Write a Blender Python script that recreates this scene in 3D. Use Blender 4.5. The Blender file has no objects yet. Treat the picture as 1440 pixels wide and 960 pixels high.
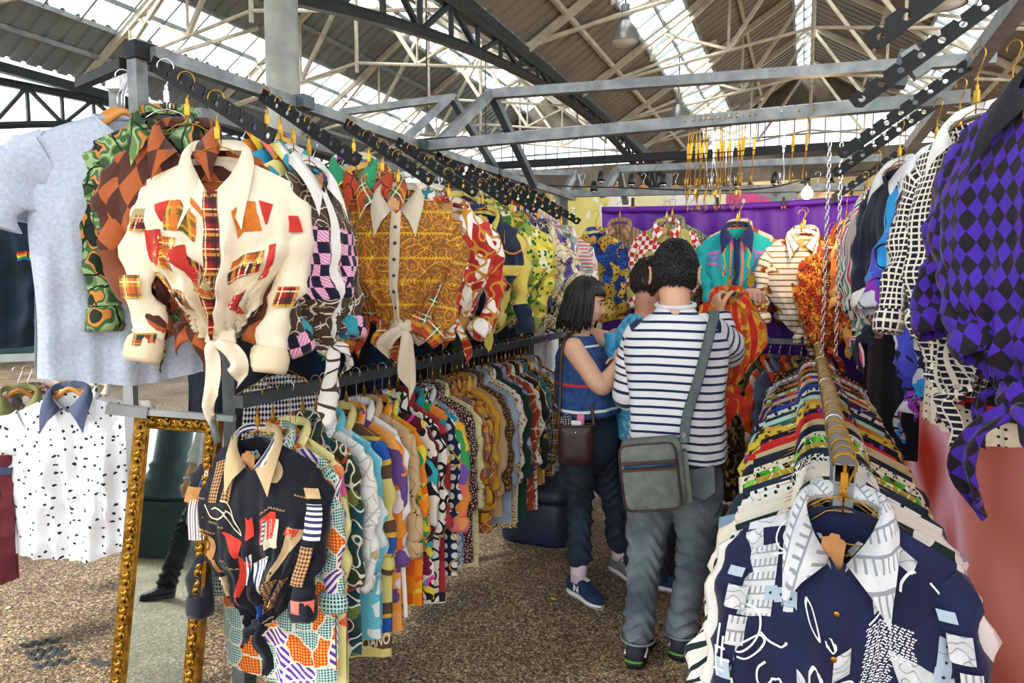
import bpy, bmesh, math, random
import numpy as np
from mathutils import Vector, Matrix
from math import sin, cos, pi, radians, sqrt, atan2
C = bpy.context.scene.collection
rng = np.random.default_rng(7)
random.seed(7)

# ------------------------------------------------------------------ camera, world, sun, exposure
sc = bpy.context.scene
YAW, PITCH, EYE, FPX = radians(23.1), radians(4.8), 1.56, 960.0
cd = bpy.data.cameras.new('camera'); cam = bpy.data.objects.new('camera', cd); C.objects.link(cam)
cam.location = (0, 0, EYE); cam.rotation_euler = (pi/2 - PITCH, 0, YAW)
cd.sensor_width = 36; cd.lens = 36*FPX/1440; cd.clip_start = .02; cd.clip_end = 400
sc.camera = cam
w = bpy.data.worlds.new('world'); sc.world = w; w.use_nodes = True
bg = w.node_tree.nodes['Background']
bg.inputs[0].default_value = (.93, .965, 1, 1); bg.inputs[1].default_value = 1.15
sd = bpy.data.lights.new('sun', 'SUN'); sd.energy = 2.6; sd.angle = radians(14); sd.color = (1, .95, .86)
sun = bpy.data.objects.new('sun', sd); C.objects.link(sun)
sun.rotation_euler = Vector((.50, .62, -.60)).to_track_quat('-Z', 'Y').to_euler()
sc.view_settings.view_transform = 'Standard'; sc.view_settings.look = 'None'
sc.view_settings.gamma = 1; sc.view_settings.use_curve_mapping = False
sc.view_settings.exposure = 1.4
sc.cycles.use_denoising = True
sc.cycles.max_bounces = 8; sc.cycles.transparent_max_bounces = 12

_f = Vector((-sin(YAW)*cos(PITCH), cos(YAW)*cos(PITCH), -sin(PITCH)))
_r = Vector((cos(YAW), sin(YAW), 0)); _u = _r.cross(_f)
def at(px, py, X=None, Y=None, Z=None, D=None):
    "the world point seen at a pixel of the photograph, on a plane of known X, Y or Z"
    d = _f + (px-720)/FPX*_r + (480-py)/FPX*_u
    t = X/d.x if X is not None else Y/d.y if Y is not None else (Z-EYE)/d.z if Z is not None else D
    return Vector((0, 0, EYE)) + t*d

# ------------------------------------------------------------------ materials
def lin(h):
    h = h.lstrip('#')
    c = [int(h[i:i+2], 16)/255 for i in (0, 2, 4)]
    return tuple(x/12.92 if x <= .04045 else ((x+.055)/1.055)**2.4 for x in c) + (1,)

class NT:
    def __init__(s, name):
        s.m = bpy.data.materials.new(name); s.m.use_nodes = True
        s.t = s.m.node_tree; s.b = s.t.nodes['Principled BSDF']
    def n(s, ty, ins=None, **kw):
        o = s.t.nodes.new('ShaderNode'+ty)
        for k, v in kw.items(): setattr(o, k, v)
        for k, v in (ins or {}).items():
            if hasattr(v, 'is_linked'): s.t.links.new(v, o.inputs[k])
            else: o.inputs[k].default_value = v
        return o
    def math(s, op, a, b=0.0, c=0.0):
        return s.n('Math', {0: a, 1: b, 2: c}, operation=op).outputs[0]
    def ramp(s, fac, cols, mode='CONSTANT', pos=None):
        o = s.n('ValToRGB', {0: fac}); e = o.color_ramp; e.interpolation = mode
        k = len(cols)
        ps = pos or [i/k if mode == 'CONSTANT' else i/max(1, k-1) for i in range(k)]
        while len(e.elements) < k: e.elements.new(.5)
        for i in range(k):
            e.elements[i].position = ps[i]
        for i in range(k):
            e.elements[i].color = lin(cols[i])
        return o.outputs[0]
    def mixc(s, f, a, b):
        o = s.n('Mix', data_type='RGBA')
        for i, v in ((0, f), (6, a), (7, b)):
            if hasattr(v, 'is_linked'): s.t.links.new(v, o.inputs[i])
            else: o.inputs[i].default_value = v
        return o.outputs[2]
    def uv(s):
        if not hasattr(s, '_uv'):
            s._uv0 = s.n('TexCoord').outputs['UV']; s._uv = s.n('VectorMath', {0: s._uv0, 'Scale': 1.55}, operation='SCALE').outputs[0]; x = s.n('SeparateXYZ', {0: s._uv0}); s._x, s._y = x.outputs[0], x.outputs[1]
        return s._uv
    def warp(s, vec, amt, scale):
        nz = s.n('TexNoise', {'Vector': vec, 'Scale': scale, 'Detail': 1.0}, noise_dimensions='2D')
        o = s.n('VectorMath', {0: nz.outputs['Color'], 1: (.5, .5, .5)}, operation='SUBTRACT')
        o = s.n('VectorMath', {0: o.outputs[0], 'Scale': amt}, operation='SCALE')
        return s.n('VectorMath', {0: vec, 1: o.outputs[0]}, operation='ADD').outputs[0]
    def axis(s, a, rot=0.0):
        s.uv()
        if a == 'u': return s._x
        if a == 'v': return s._y
        if a == 'd': return s.math('MULTIPLY', s.math('ADD', s._x, s._y), .7071)
        return s.math('MULTIPLY', s.math('SUBTRACT', s._x, s._y), .7071)
    # masks (0/1)
    def mask(s, k):
        uv = s.uv(); t = k[0]
        if t == 'cell':
            o = s.n('TexVoronoi', {'Vector': s.warp(uv, .03, 14), 'Scale': k[1]}, voronoi_dimensions='2D')
            r = s.n('SeparateColor', {0: o.outputs['Color']}).outputs[0]
            return s.math('LESS_THAN', r, k[2])
        if t == 'blob':
            o = s.n('TexVoronoi', {'Vector': s.warp(uv, .02, 30), 'Scale': k[1]}, voronoi_dimensions='2D')
            return s.math('LESS_THAN', o.outputs['Distance'], k[2])
        if t == 'line':
            o = s.n('TexNoise', {'Vector': uv, 'Scale': k[1], 'Detail': 0.0}, noise_dimensions='2D')
            a = s.math('ABSOLUTE', s.math('SUBTRACT', o.outputs[0], .5))
            return s.math('LESS_THAN', a, k[2])
        if t == 'edge':
            o = s.n('TexVoronoi', {'Vector': s.warp(uv, .03, 14), 'Scale': k[1]}, voronoi_dimensions='2D', feature='DISTANCE_TO_EDGE')
            return s.math('LESS_THAN', o.outputs['Distance'], k[2])
        if t == 'noise':
            o = s.n('TexNoise', {'Vector': uv, 'Scale': k[1], 'Detail': 2.0}, noise_dimensions='2D')
            return s.math('LESS_THAN', o.outputs[0], k[2])
        if t == 'dot':
            o = s.n('TexVoronoi', {'Vector': uv, 'Scale': k[1], 'Randomness': k[3] if len(k) > 3 else 0.0}, voronoi_dimensions='2D')
            return s.math('LESS_THAN', o.outputs['Distance'], k[2])
        if t == 'band':
            f = s.math('FRACT', s.math('DIVIDE', s.axis(k[1]), k[2]))
            return s.math('LESS_THAN', s.math('ABSOLUTE', f), k[3])
        if t == 'check' or t == 'argyle':
            if t == 'check': a, b = s.math('DIVIDE', s.axis('u'), k[1]), s.math('DIVIDE', s.axis('v'), k[2])
            else:
                p, q = s.math('DIVIDE', s.axis('u'), k[1]), s.math('DIVIDE', s.axis('v'), k[2])
                a, b = s.math('ADD', p, q), s.math('SUBTRACT', p, q)
            z = s.math('ADD', s.math('FLOOR', a), s.math('FLOOR', b))
            return s.math('GREATER_THAN', s.math('FLOORED_MODULO', z, 2.0), .5)
        if t == 'range':
            return s.math('MULTIPLY', s.math('GREATER_THAN', s.axis(k[1]), k[2]), s.math('LESS_THAN', s.axis(k[1]), k[3]))
        if t == 'or':
            return s.math('MAXIMUM', s.mask(k[1]), s.mask(k[2]))
        if t == 'and':
            return s.math('MULTIPLY', s.mask(k[1]), s.mask(k[2]))
        raise ValueError(t)
    def col(s, k):
        if isinstance(k, str): return lin(k)
        uv = s.uv(); t = k[0]
        if t == 'vor':
            wv = s.warp(uv, k[3], 12) if len(k) > 3 and k[3] else uv
            o = s.n('TexVoronoi', {'Vector': wv, 'Scale': k[1]}, voronoi_dimensions='2D')
            return s.ramp(s.n('SeparateColor', {0: o.outputs['Color']}).outputs[0], k[2])
        if t == 'quilt':
            o = s.n('TexVoronoi', {'Vector': s.warp(uv, .03, 6), 'Scale': k[1], 'Randomness': .75}, voronoi_dimensions='2D', distance='CHEBYCHEV')
            return s.ramp(s.n('SeparateColor', {0: o.outputs['Color']}).outputs[0], k[2])
        if t == 'noise':
            o = s.n('TexNoise', {'Vector': uv, 'Scale': k[1], 'Detail': k[3] if len(k) > 3 else 1.0}, noise_dimensions='2D')
            f = s.n('MapRange', {0: o.outputs[0], 1: .3, 2: .7}).outputs[0]
            return s.ramp(f, k[2], k[4] if len(k) > 4 else 'CONSTANT')
        if t == 'stripe':
            f = s.math('FRACT', s.math('DIVIDE', s.axis(k[1]), k[2]))
            return s.ramp(f, k[3], 'CONSTANT', k[4] if len(k) > 4 else None)
        if t == 'plaid':
            p = k[2]; base = lin(k[1][0]); c = base
            def band(ax, per, wd, off):
                f = s.math('FRACT', s.math('DIVIDE', s.math('ADD', s.axis(ax), off), per)); return s.math('LESS_THAN', f, wd)
            for i, cc in enumerate(k[1][1:]):
                wd, off = (.42, .16, .07, .05)[i % 4], (0, .62, .3, .85)[i % 4]*p
                for ax in 'uv': c = s.mixc(s.math('MULTIPLY', band(ax, p, wd, off), .6 if i < 2 else .85), c, lin(cc))
            return c
        if t == 'rings':
            o = s.n('TexVoronoi', {'Vector': s.warp(uv, .035, 18), 'Scale': k[1]}, voronoi_dimensions='2D')
            f = s.math('FRACT', s.math('MULTIPLY', o.outputs['Distance'], k[3] if len(k) > 3 else 3.0))
            return s.ramp(f, k[2])
        if t == 'mix':
            return s.mixc(s.mask(k[1]), s.col(k[3]), s.col(k[2]))
        if t == 'tone':          # a little cloth variation of one colour
            o = s.n('TexNoise', {'Vector': uv, 'Scale': k[2], 'Detail': 3.0}, noise_dimensions='2D')
            return s.ramp(o.outputs[0], k[1], 'LINEAR', [.3, .7])
        raise ValueError(t)

_fab = {}
def fab(spec, rough=.8, sheen=.15, weave=900.0):
    key = (repr(spec), rough)
    if key in _fab: return _fab[key]
    N = NT('printed_fabric'); c = N.col(spec)
    if isinstance(c, tuple): N.b.inputs['Base Color'].default_value = c
    else: N.t.links.new(c, N.b.inputs['Base Color'])
    N.b.inputs['Roughness'].default_value = rough
    N.b.inputs['Sheen Weight'].default_value = sheen
    N.b.inputs['Specular IOR Level'].default_value = .25
    nz = N.n('TexNoise', {'Vector': N.uv(), 'Scale': 38.0, 'Detail': 3.0}, noise_dimensions='2D')
    bp = N.n('Bump', {'Height': nz.outputs[0], 'Strength': .25, 'Distance': .01})
    N.t.links.new(bp.outputs[0], N.b.inputs['Normal'])
    _fab[key] = N.m
    return N.m

def pbr(name, col, rough=.5, metal=0.0, col2=None, scale=8.0, bump=0.0, bscale=40.0, detail=4.0, spec=.5):
    N = NT(name); b = N.b
    tc = N.n('TexCoord').outputs['Object']
    if col2:
        nz = N.n('TexNoise', {'Vector': tc, 'Scale': scale, 'Detail': detail})
        N.t.links.new(N.ramp(nz.outputs[0], [col, col2], 'LINEAR', [.35, .65]), b.inputs['Base Color'])
    else: b.inputs['Base Color'].default_value = lin(col)
    b.inputs['Roughness'].default_value = rough; b.inputs['Metallic'].default_value = metal
    b.inputs['Specular IOR Level'].default_value = spec
    if bump:
        nz = N.n('TexNoise', {'Vector': tc, 'Scale': bscale, 'Detail': 4.0})
        bp = N.n('Bump', {'Height': nz.outputs[0], 'Strength': bump, 'Distance': .01})
        N.t.links.new(bp.outputs[0], b.inputs['Normal'])
    return N.m

M = {}
M['gold'] = pbr('brass_wire', '#c9973a', .3, 1, '#9a7226', 30)
M['chrome'] = pbr('chromed_wire', '#e4e6ea', .18, 1)
M['steel'] = pbr('galvanised_steel', '#8b9090', .5, .35, '#6b7172', 14, .1, 60)
M['steel_dark'] = pbr('worn_dark_steel', '#525b5e', .5, .3, '#434c50', 14, .1, 60)
M['black_bar'] = pbr('black_painted_steel', '#0c0f11', .6, 0, '#171c20', 20, spec=.3)
M['girder'] = pbr('dark_green_paint', '#2f3a3b', .5, .1, '#20292b', 6)
M['cream_steel'] = pbr('cream_painted_steel', '#d8d0bd', .5, .1, '#bfb59f', 5)
M['grey_steel'] = pbr('grey_painted_steel', '#9fa6a5', .5, .2, '#82898a', 5)
M['column'] = pbr('column_paint', '#a9aca6', .55, .1, '#8d918d', 4)
M['wood'] = pbr('varnished_wood', '#dd9a45', .4, 0, '#c47e2c', 20)
M['wood_dark'] = pbr('brown_wood', '#9a6a3c', .45, 0, '#7b4f2a', 20)
M['skin'] = pbr('skin', '#e6b898', .5, 0, '#dba787', 9, .05, 120)
M['skin_pale'] = pbr('pale_skin', '#dba68c', .5, 0, '#c98f74', 9, .05, 120)
M['hair'] = pbr('black_hair', '#0b0c10', .35, 0, '#16171c', 60)
M['hair_brown'] = pbr('dark_brown_hair', '#1d1510', .45, 0, '#2c2018', 60)
M['scalp'] = pbr('scalp', '#7c5d47', .6)
M['lips'] = pbr('lips', '#a8524b', .4)
M['dark'] = pbr('dark_detail', '#101214', .4)
M['white'] = pbr('white_detail', '#e9e9e6', .5)
M['card'] = pbr('kraft_card', '#b98655', .8, 0, '#a87547', 30)
M['card_pale'] = pbr('pale_kraft_card', '#dcae77', .8, 0, '#cc9c63', 30)
M['rubber'] = pbr('rubber', '#1a1c1e', .7)
M['navy_suede'] = pbr('navy_suede', '#1b3a63', .85, 0, '#142c4d', 60, .2, 200)
M['black_mesh'] = pbr('black_shoe_cloth', '#171b22', .8, 0, '#20262e', 60)
M['green'] = pbr('green_rubber', '#4e8f2d', .5)
M['gilt'] = pbr('gilt_plaster', '#a87d2c', .38, .85, '#6d4c15', 30, .3, 70)
M['leather'] = pbr('dark_leather', '#3a1f22', .45, 0, '#2b1719', 30, .2, 150)
M['leather_brown'] = pbr('brown_leather', '#4a2d20', .5, 0, '#3a2118', 30)
M['canvas'] = pbr('grey_canvas', '#77807a', .85, 0, '#626b66', 25, .3, 200)
M['canvas_strap'] = pbr('grey_webbing', '#5d6a6a', .85, 0, '#515d5e', 60)
M['pink'] = pbr('pink_plastic', '#e27aa6', .5)
M['red_nail'] = pbr('red_polish', '#b3202a', .3)
mm = bpy.data.materials.new('mirror_glass'); mm.use_nodes = True
b = mm.node_tree.nodes['Principled BSDF']; b.inputs['Metallic'].default_value = 1; b.inputs['Roughness'].default_value = .02; b.inputs['Base Color'].default_value = lin('#b4c2bc')
M['mirror'] = mm

# ------------------------------------------------------------------ mesh and object helpers
def mesh(name, V, F, uv=None, smooth=True):
    me = bpy.data.meshes.new(name)
    V = np.asarray(V, float).reshape(-1, 3)
    me.from_pydata(V.tolist(), [], [list(map(int, f)) for f in F]); 
    if uv is not None:
        l = me.uv_layers.new(name='UVMap'); li = np.empty(len(me.loops), np.int32); me.loops.foreach_get('vertex_index', li)
        l.data.foreach_set('uv', np.asarray(uv, np.float32)[li].ravel())
    if smooth: me.polygons.foreach_set('use_smooth', np.ones(len(me.polygons), bool))
    me.update(); return me
def link(name, data, mat=None, parent=None, loc=None, rot=None):
    o = bpy.data.objects.new(name, data); C.objects.link(o)
    if mat is not None and data is not None and not data.materials: data.materials.append(mat)
    if parent is not None: o.parent = parent
    if loc is not None: o.location = loc
    if rot is not None: o.rotation_euler = rot
    return o
def tag(o, label, cat, group=None):
    o['label'] = label; o['category'] = cat
    if group: o['group'] = group
    return o
def thing(name, label, cat, loc=(0, 0, 0), rot=(0, 0, 0), group=None):
    o = bpy.data.objects.new(name, None); C.objects.link(o); o.location = loc; o.rotation_euler = rot; o.empty_display_size = .05
    return tag(o, label, cat, group)
def structure(o): o['kind'] = 'structure'; return o

class Geo:
    "collects quads and triangles for one mesh"
    def __init__(s): s.V, s.F, s.U = [], [], []; s.k = 0
    def add(s, V, F, uv=None):
        V = np.asarray(V, float).reshape(-1, 3); s.V.append(V); s.F += [[i+s.k for i in f] for f in F]
        s.U.append(np.zeros((len(V), 2)) if uv is None else np.asarray(uv, float).reshape(-1, 2)); s.k += len(V); return s
    def box(s, c, d, R=None):
        c = np.array(c, float); d = np.array(d, float)/2
        q = np.array([[x, y, z] for x in (-1, 1) for y in (-1, 1) for z in (-1, 1)])*d
        if R is not None: q = q @ np.array(R.to_3x3() if hasattr(R, 'to_3x3') else R).T
        return s.add(q+c, [(0, 1, 3, 2), (4, 6, 7, 5), (0, 4, 5, 1), (2, 3, 7, 6), (0, 2, 6, 4), (1, 5, 7, 3)], q[:, [0, 2]])
    def bar(s, a, b, wd, ht=None, up=(0, 0, 1)):
        "square bar from a to b"
        a, b = Vector(a), Vector(b); d = (b-a); L = d.length; d.normalize()
        r = d.cross(Vector(up))
        if r.length < 1e-4: r = d.cross(Vector((1, 0, 0)))
        r.normalize(); u = r.cross(d)
        R = Matrix((r, d, u)).transposed()
        return s.box((a+b)/2, (wd, L, ht or wd), R)
    def tube(s, pts, rad, n=8, cap=True, ref=None, closed=False):
        V, F, U = tube_geo(pts, rad, n, cap, ref, closed); return s.add(V, F, U)
    def build(s, name, mat=None, parent=None, smooth=False, loc=None, rot=None):
        return link(name, s.mesh(name, smooth), mat, parent, loc, rot)
    def mesh(s, name, smooth=False):
        return mesh(name, np.concatenate(s.V), s.F, np.concatenate(s.U), smooth)

def tube_geo(pts, rad, n=8, cap=True, ref=None, closed=False):
    P = np.array([tuple(p) for p in pts], float); m = len(P)
    R = np.asarray(rad, float)
    if R.ndim == 0: R = np.full((m, 2), float(R))
    elif R.ndim == 1: R = np.stack([R, R], 1) if len(R) == m else np.tile(R, (m, 1))
    if closed: T = np.roll(P, -1, 0)-np.roll(P, 1, 0)
    else: T = np.gradient(P, axis=0)
    T /= np.linalg.norm(T, axis=1)[:, None]+1e-12
    a = np.array(ref if ref is not None else ((1, 0, 0) if abs(T[0][0]) < .8 else (0, 1, 0)), float)
    A = np.zeros((m, 3))
    for i in range(m):
        a = a-T[i]*(a@T[i]); a /= np.linalg.norm(a)+1e-12; A[i] = a
    B = np.cross(T, A)
    th = np.linspace(0, 2*pi, n, endpoint=False)
    V = P[:, None]+A[:, None]*(R[:, :1]*np.cos(th))[..., None]+B[:, None]*(R[:, 1:]*np.sin(th))[..., None]
    L = np.concatenate([[0], np.cumsum(np.linalg.norm(np.diff(P, axis=0), axis=1))])
    U = np.stack(np.broadcast_arrays(th[None]*R.mean()*1.0, -L[:, None]), -1)
    F = []
    for i in range(m if closed else m-1):
        j = (i+1) % m
        for k in range(n): F.append((i*n+k, i*n+(k+1) % n, j*n+(k+1) % n, j*n+k))
    V = V.reshape(-1, 3); U = U.reshape(-1, 2)
    if cap and not closed: F += [tuple(range(n-1, -1, -1)), tuple((m-1)*n+k for k in range(n))]
    return V, F, U
def spline(pts, n=24):
    P = np.array([tuple(p) for p in pts], float); m = len(P)
    Q = np.concatenate([[2*P[0]-P[1]], P, [2*P[-1]-P[-2]]]); out = []
    for t in np.linspace(0, m-1, n):
        i = min(int(t), m-2); f = t-i; a, b, c, d = Q[i:i+4]
        out.append(.5*(2*b+(c-a)*f+(2*a-5*b+4*c-d)*f*f+(3*b-a-3*c+d)*f**3))
    return np.array(out)
def grid_faces(nu, nv, off=0, flip=False):
    i, j = np.meshgrid(np.arange(nu-1), np.arange(nv-1), indexing='ij'); a = (i*nv+j).ravel()+off
    q = np.stack([a, a+nv, a+nv+1, a+1], 1)
    return (q[:, ::-1] if flip else q).tolist()
def text_geo(txt, size, bold=0.0):
    cu = bpy.data.curves.new('lettering', 'FONT'); cu.body = txt; cu.size = size; cu.align_x = 'CENTER'; cu.align_y = 'CENTER'; cu.offset = bold; cu.resolution_u = 3
    o = bpy.data.objects.new('lettering', cu); me = o.to_mesh()
    V = np.empty(len(me.vertices)*3); me.vertices.foreach_get('co', V); F = [list(p.vertices) for p in me.polygons]
    o.to_mesh_clear(); bpy.data.objects.remove(o); bpy.data.curves.remove(cu)
    return V.reshape(-1, 3), F
# ------------------------------------------------------------------ the setting: floor, hall roof, end wall, columns
def floor_material():
    N = NT('exposed_aggregate'); b = N.b; tc = N.n('TexCoord').outputs['Object']
    v = N.n('TexVoronoi', {'Vector': tc, 'Scale': 130.0}); r = N.n('SeparateColor', {0: v.outputs['Color']}).outputs[0]
    c = N.ramp(r, ['#5a4c40', '#85705a', '#a38a6c', '#6f6254', '#c0a783', '#8a7c6a', '#b08f66', '#4a4038', '#e2d3b4'])
    nz = N.n('TexNoise', {'Vector': tc, 'Scale': 1.3, 'Detail': 5.0})
    st = N.ramp(nz.outputs[0], ['#a8a39c', '#ffffff'], 'LINEAR', [.3, .62])
    mx = N.n('Mix', data_type='RGBA', blend_type='MULTIPLY'); mx.inputs[0].default_value = 1
    N.t.links.new(c, mx.inputs[6]); N.t.links.new(st, mx.inputs[7]); N.t.links.new(mx.outputs[2], b.inputs['Base Color'])
    b.inputs['Roughness'].default_value = .62; b.inputs['Specular IOR Level'].default_value = .3
    bp = N.n('Bump', {'Height': v.outputs['Distance'], 'Strength': .35, 'Distance': .004}); N.t.links.new(bp.outputs[0], b.inputs['Normal'])
    return N.m
g = Geo(); g.box((-4, 10, -.05), (50, 60, .1)); floor = structure(g.build('floor', floor_material()))
M['paint_mark'] = pbr('grey_road_paint', '#2f3436', .8, 0, '#454a4a', 30)
def stroke(g, pts, wd, z=.002):
    P = spline(pts, 6*len(pts)); T = np.gradient(P, axis=0); Nn = np.stack([-T[:, 1], T[:, 0], 0*T[:, 0]], 1); Nn /= np.linalg.norm(Nn, axis=1)[:, None]
    V = np.concatenate([P+Nn*wd/2, P-Nn*wd/2, P+Nn*wd/2+[0, 0, z], P-Nn*wd/2+[0, 0, z]]); n = len(P)
    F = []
    for i in range(n-1): F += [(2*n+i, 3*n+i, 3*n+i+1, 2*n+i+1), (i, i+1, 2*n+i+1, 2*n+i), (n+i, 3*n+i, 3*n+i+1, n+i+1)]
    g.add(V, F)
g = Geo()
for row in range(4):
    x0, y0 = 30+row*6, 905+row*9
    stroke(g, [tuple(at(x0+k*9, y0+(6 if k % 2 else 0)-k*1.5+ (row % 2)*2, Z=.001)) for k in range(7)], .022)
g.build('paint_mark', M['paint_mark'], floor)
g = Geo(); stroke(g, [tuple(at(px, py, Z=.001)) for px, py in ((128, 928), (140, 932), (156, 934))], .03); g.build('paint_mark', M['paint_mark'], floor)

M['roof'] = pbr('roof_sheet', '#8f8577', .6, .1, '#7d7468', 1.2)
M['roof_grey'] = pbr('grey_roof_sheet', '#8d9698', .6, .1, '#7b8588', 1.2)
pm = bpy.data.materials.new('skylight_glass'); pm.use_nodes = True; t = pm.node_tree; t.nodes.clear()
o_ = t.nodes.new('ShaderNodeOutputMaterial'); tr_ = t.nodes.new('ShaderNodeBsdfTransparent'); gl_ = t.nodes.new('ShaderNodeBsdfGlossy'); mx_ = t.nodes.new('ShaderNodeMixShader')
tr_.inputs[0].default_value = (.9, .95, .97, 1); gl_.inputs['Roughness'].default_value = .15; mx_.inputs[0].default_value = .06
t.links.new(tr_.outputs[0], mx_.inputs[1]); t.links.new(gl_.outputs[0], mx_.inputs[2]); t.links.new(mx_.outputs[0], o_.inputs[0]); M['pane'] = pm

Y0, Y1, EAVE, SL = -6.0, 27.0, 6.1, .62
ceiling = structure(thing('ceiling', 'pitched market hall roof of ribbed sheets, skylights and cream steel trusses', 'roof')); del ceiling['category']
def zr(x):                       # roof height over the two bays
    return EAVE+SL*(5-abs(x)) if x > -5 else EAVE+SL*(5-abs(x+10))
PERIOD = .32
sheet_cache = {}
def sheet(x0, x1, ya, yb, mat):
    "ribbed sheet: ribs run down the slope"
    n = int((yb-ya)/PERIOD); ys, zs = [], []
    for i in range(n):
        y = ya+i*PERIOD
        ys += [y, y+.2, y+.23, y+.29]; zs += [0, 0, .05, .05]
    ys.append(yb); zs.append(0); V, F = [], []
    for y, z in zip(ys, zs): V += [(x0, y, zr(x0)+z), (x1, y, zr(x1)+z)]
    F = [(2*i, 2*i+1, 2*i+3, 2*i+2) for i in range(len(ys)-1)]
    V2 = [(a, b, c+.06) for a, b, c in V]; k = len(V)
    F += [(2*i+k, 2*i+2+k, 2*i+3+k, 2*i+1+k) for i in range(len(ys)-1)]
    g = Geo(); g.add(V+V2, F); return g.build('roof_panel', mat, ceiling)
strips = [(-3.55, -2.55), (2.55, 3.55), (-.5, .02), (-10.9, -10.02), (-13.7, -12.5), (-8.9, -7.6)]
edges = {(-5+1e-4, 0.0): [(-3.55, -2.55), (-.5, 0.0)], (0.0, 5.0): [(2.55, 3.55)], (-10.0, -5-1e-4): [(-8.9, -7.6)], (-15.0, -10.0): [(-13.7, -12.5), (-10.9, -10.0)]}
pane_me = {}
def skylight(xa, xb):
    sk = link('skylight', None, None, ceiling)
    L = Y1-Y0; n = 22; dy = L/n
    for i in range(n):
        y = Y0+i*dy
        g = Geo(); q = [(xa, y, zr(xa)+.02), (xb, y, zr(xb)+.02), (xb, y+dy, zr(xb)+.02), (xa, y+dy, zr(xa)+.02)]
        g.add(q, [(0, 1, 2, 3)])
        if (xa, xb) not in pane_me: pane_me[(xa, xb)] = g.mesh('pane'); pane_me[(xa, xb)].materials.append(M['pane'])
        link('pane', pane_me[(xa, xb)], None, sk, (0, i*dy, 0))
    g = Geo(); k = n*2
    for i in range(k+1):
        y = Y0+i*L/k; g.bar((xa, y, zr(xa)), (xb, y, zr(xb)), .035, .07)
    for x in (xa, xb, (xa+xb)/2): g.bar((x, Y0, zr(x)), (x, Y1, zr(x)), .07 if x != (xa+xb)/2 else .03, .1)
    g.build('glazing_bars', M['grey_steel'], sk)
for (a, b_), sts in edges.items():
    mt = M['roof'] if a > -6 else M['roof_grey']
    xs = [a]
    for s in sorted(sts): xs += list(s)
    xs.append(b_)
    for i in range(0, len(xs), 2):
        if xs[i+1]-xs[i] < .05: continue
        for y in np.arange(Y0, Y1, 5.5): sheet(xs[i], xs[i+1], y, min(y+5.5, Y1), mt)
    for s in sts: skylight(*s)
for x in (-4.2, -1.6, 1.6, 4.2, -5.9, -7.0, -11.8, -14.3):        # purlins
    g = Geo(); g.bar((x, Y0, zr(x)-.06), (x, Y1, zr(x)-.06), .07, .1); g.build('purlin', M['cream_steel'] if x > -5 else M['grey_steel'], ceiling)

def truss(y, xc, xw, mat):
    t = structure(thing('roof_truss', 'cream steel roof truss', 'truss', (xc, y, EAVE))); del t['category']; del t['label']
    H_ = SL*xw
    for s in (-1, 1):
        g = Geo(); g.bar((s*xw, 0, -.12), (0, 0, H_-.12), .09, .14); g.build('rafter', mat, t)
        for k in (1/3, 2/3):
            g = Geo(); g.tube([(s*xw*k, 0, -.05+.5*(1-0)), (s*xw*k, 0, H_*(1-k)-.12)], .03, 6); g.build('hanger_rod', mat, t)
        g = Geo(); g.bar((s*xw/3, 0, .5), (0, 0, H_-.2), .08); g.build('strut', mat, t)
        g = Geo(); g.bar((s*xw*2/3, 0, .5), (s*xw/3, 0, H_*2/3-.15), .08); g.build('strut', mat, t)
        g = Geo(); g.bar((s*xw/3, 0, .5), (s*xw*.62, 0, H_*.38-.15), .06); g.build('strut', mat, t)
        g = Geo(); g.tube([(s*xw, 0, -.02), (0, 0, .72)], .035, 6); g.build('tie_rod', mat, t)
    g = Geo(); g.tube([(0, 0, .5), (0, 0, H_-.1)], .045, 8); g.build('king_post', mat, t)
    # longitudinal bracing from the truss foot along the slope
    for s in (-1, 1):
        g = Geo(); g.bar((s*xw*.98, 0, -.05), (s*xw*.45, 2.6, H_*.55-.13), .07); g.build('brace', mat, t)
for y in np.arange(-1.2, 27, 3.4):
    truss(y, 0, 5, M['cream_steel'])
for y in np.arange(.4, 27, 3.4):
    truss(y, -10, 5, M['cream_steel'])

# lattice girders on the column lines
def girder(x, y0, y1, z0, rise, label):
    t = structure(thing('arched_girder', label, 'girder', (x, 0, 0))); del t['category']
    n = 22; lo, hi = [], []
    for i in range(n+1):
        f = i/n; y = y0+(y1-y0)*f; a = 4*f*(1-f)
        lo.append((0, y, z0-1.15*(1-a)-.25)); hi.append((0, y, z0-.35+rise*a*.6))
    g = Geo(); g.tube(lo, (.11, .08), 6, ref=(1, 0, 0)); g.build('lower_chord', M['girder'], t)
    g = Geo(); g.tube(hi, (.12, .09), 6, ref=(1, 0, 0)); g.build('upper_chord', M['girder'], t)
    g = Geo(); g.bar((0, y0, z0+.0), (0, y1, z0+.0), .16, .2); g.build('eave_beam', M['girder'], t)
    for i in range(n):
        a, b_ = (lo[i], hi[i+1]) if i % 2 else (hi[i], lo[i+1])
        g = Geo(); g.bar(a, b_, .07); g.build('lattice_bar', M['girder'], t)
        g = Geo(); g.bar(lo[i], hi[i], .06); g.build('lattice_post', M['girder'], t)
girder(-5, 5.75, 25.8, 5.9, .55, 'dark green arched lattice girder between the two columns')
girder(-15, -6, 8, 5.9, .5, 'dark green lattice girder at the far eave of the side bay')
girder(-15, 8, 24, 5.9, .5, 'dark green lattice girder at the far end of the side bay eave')
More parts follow.
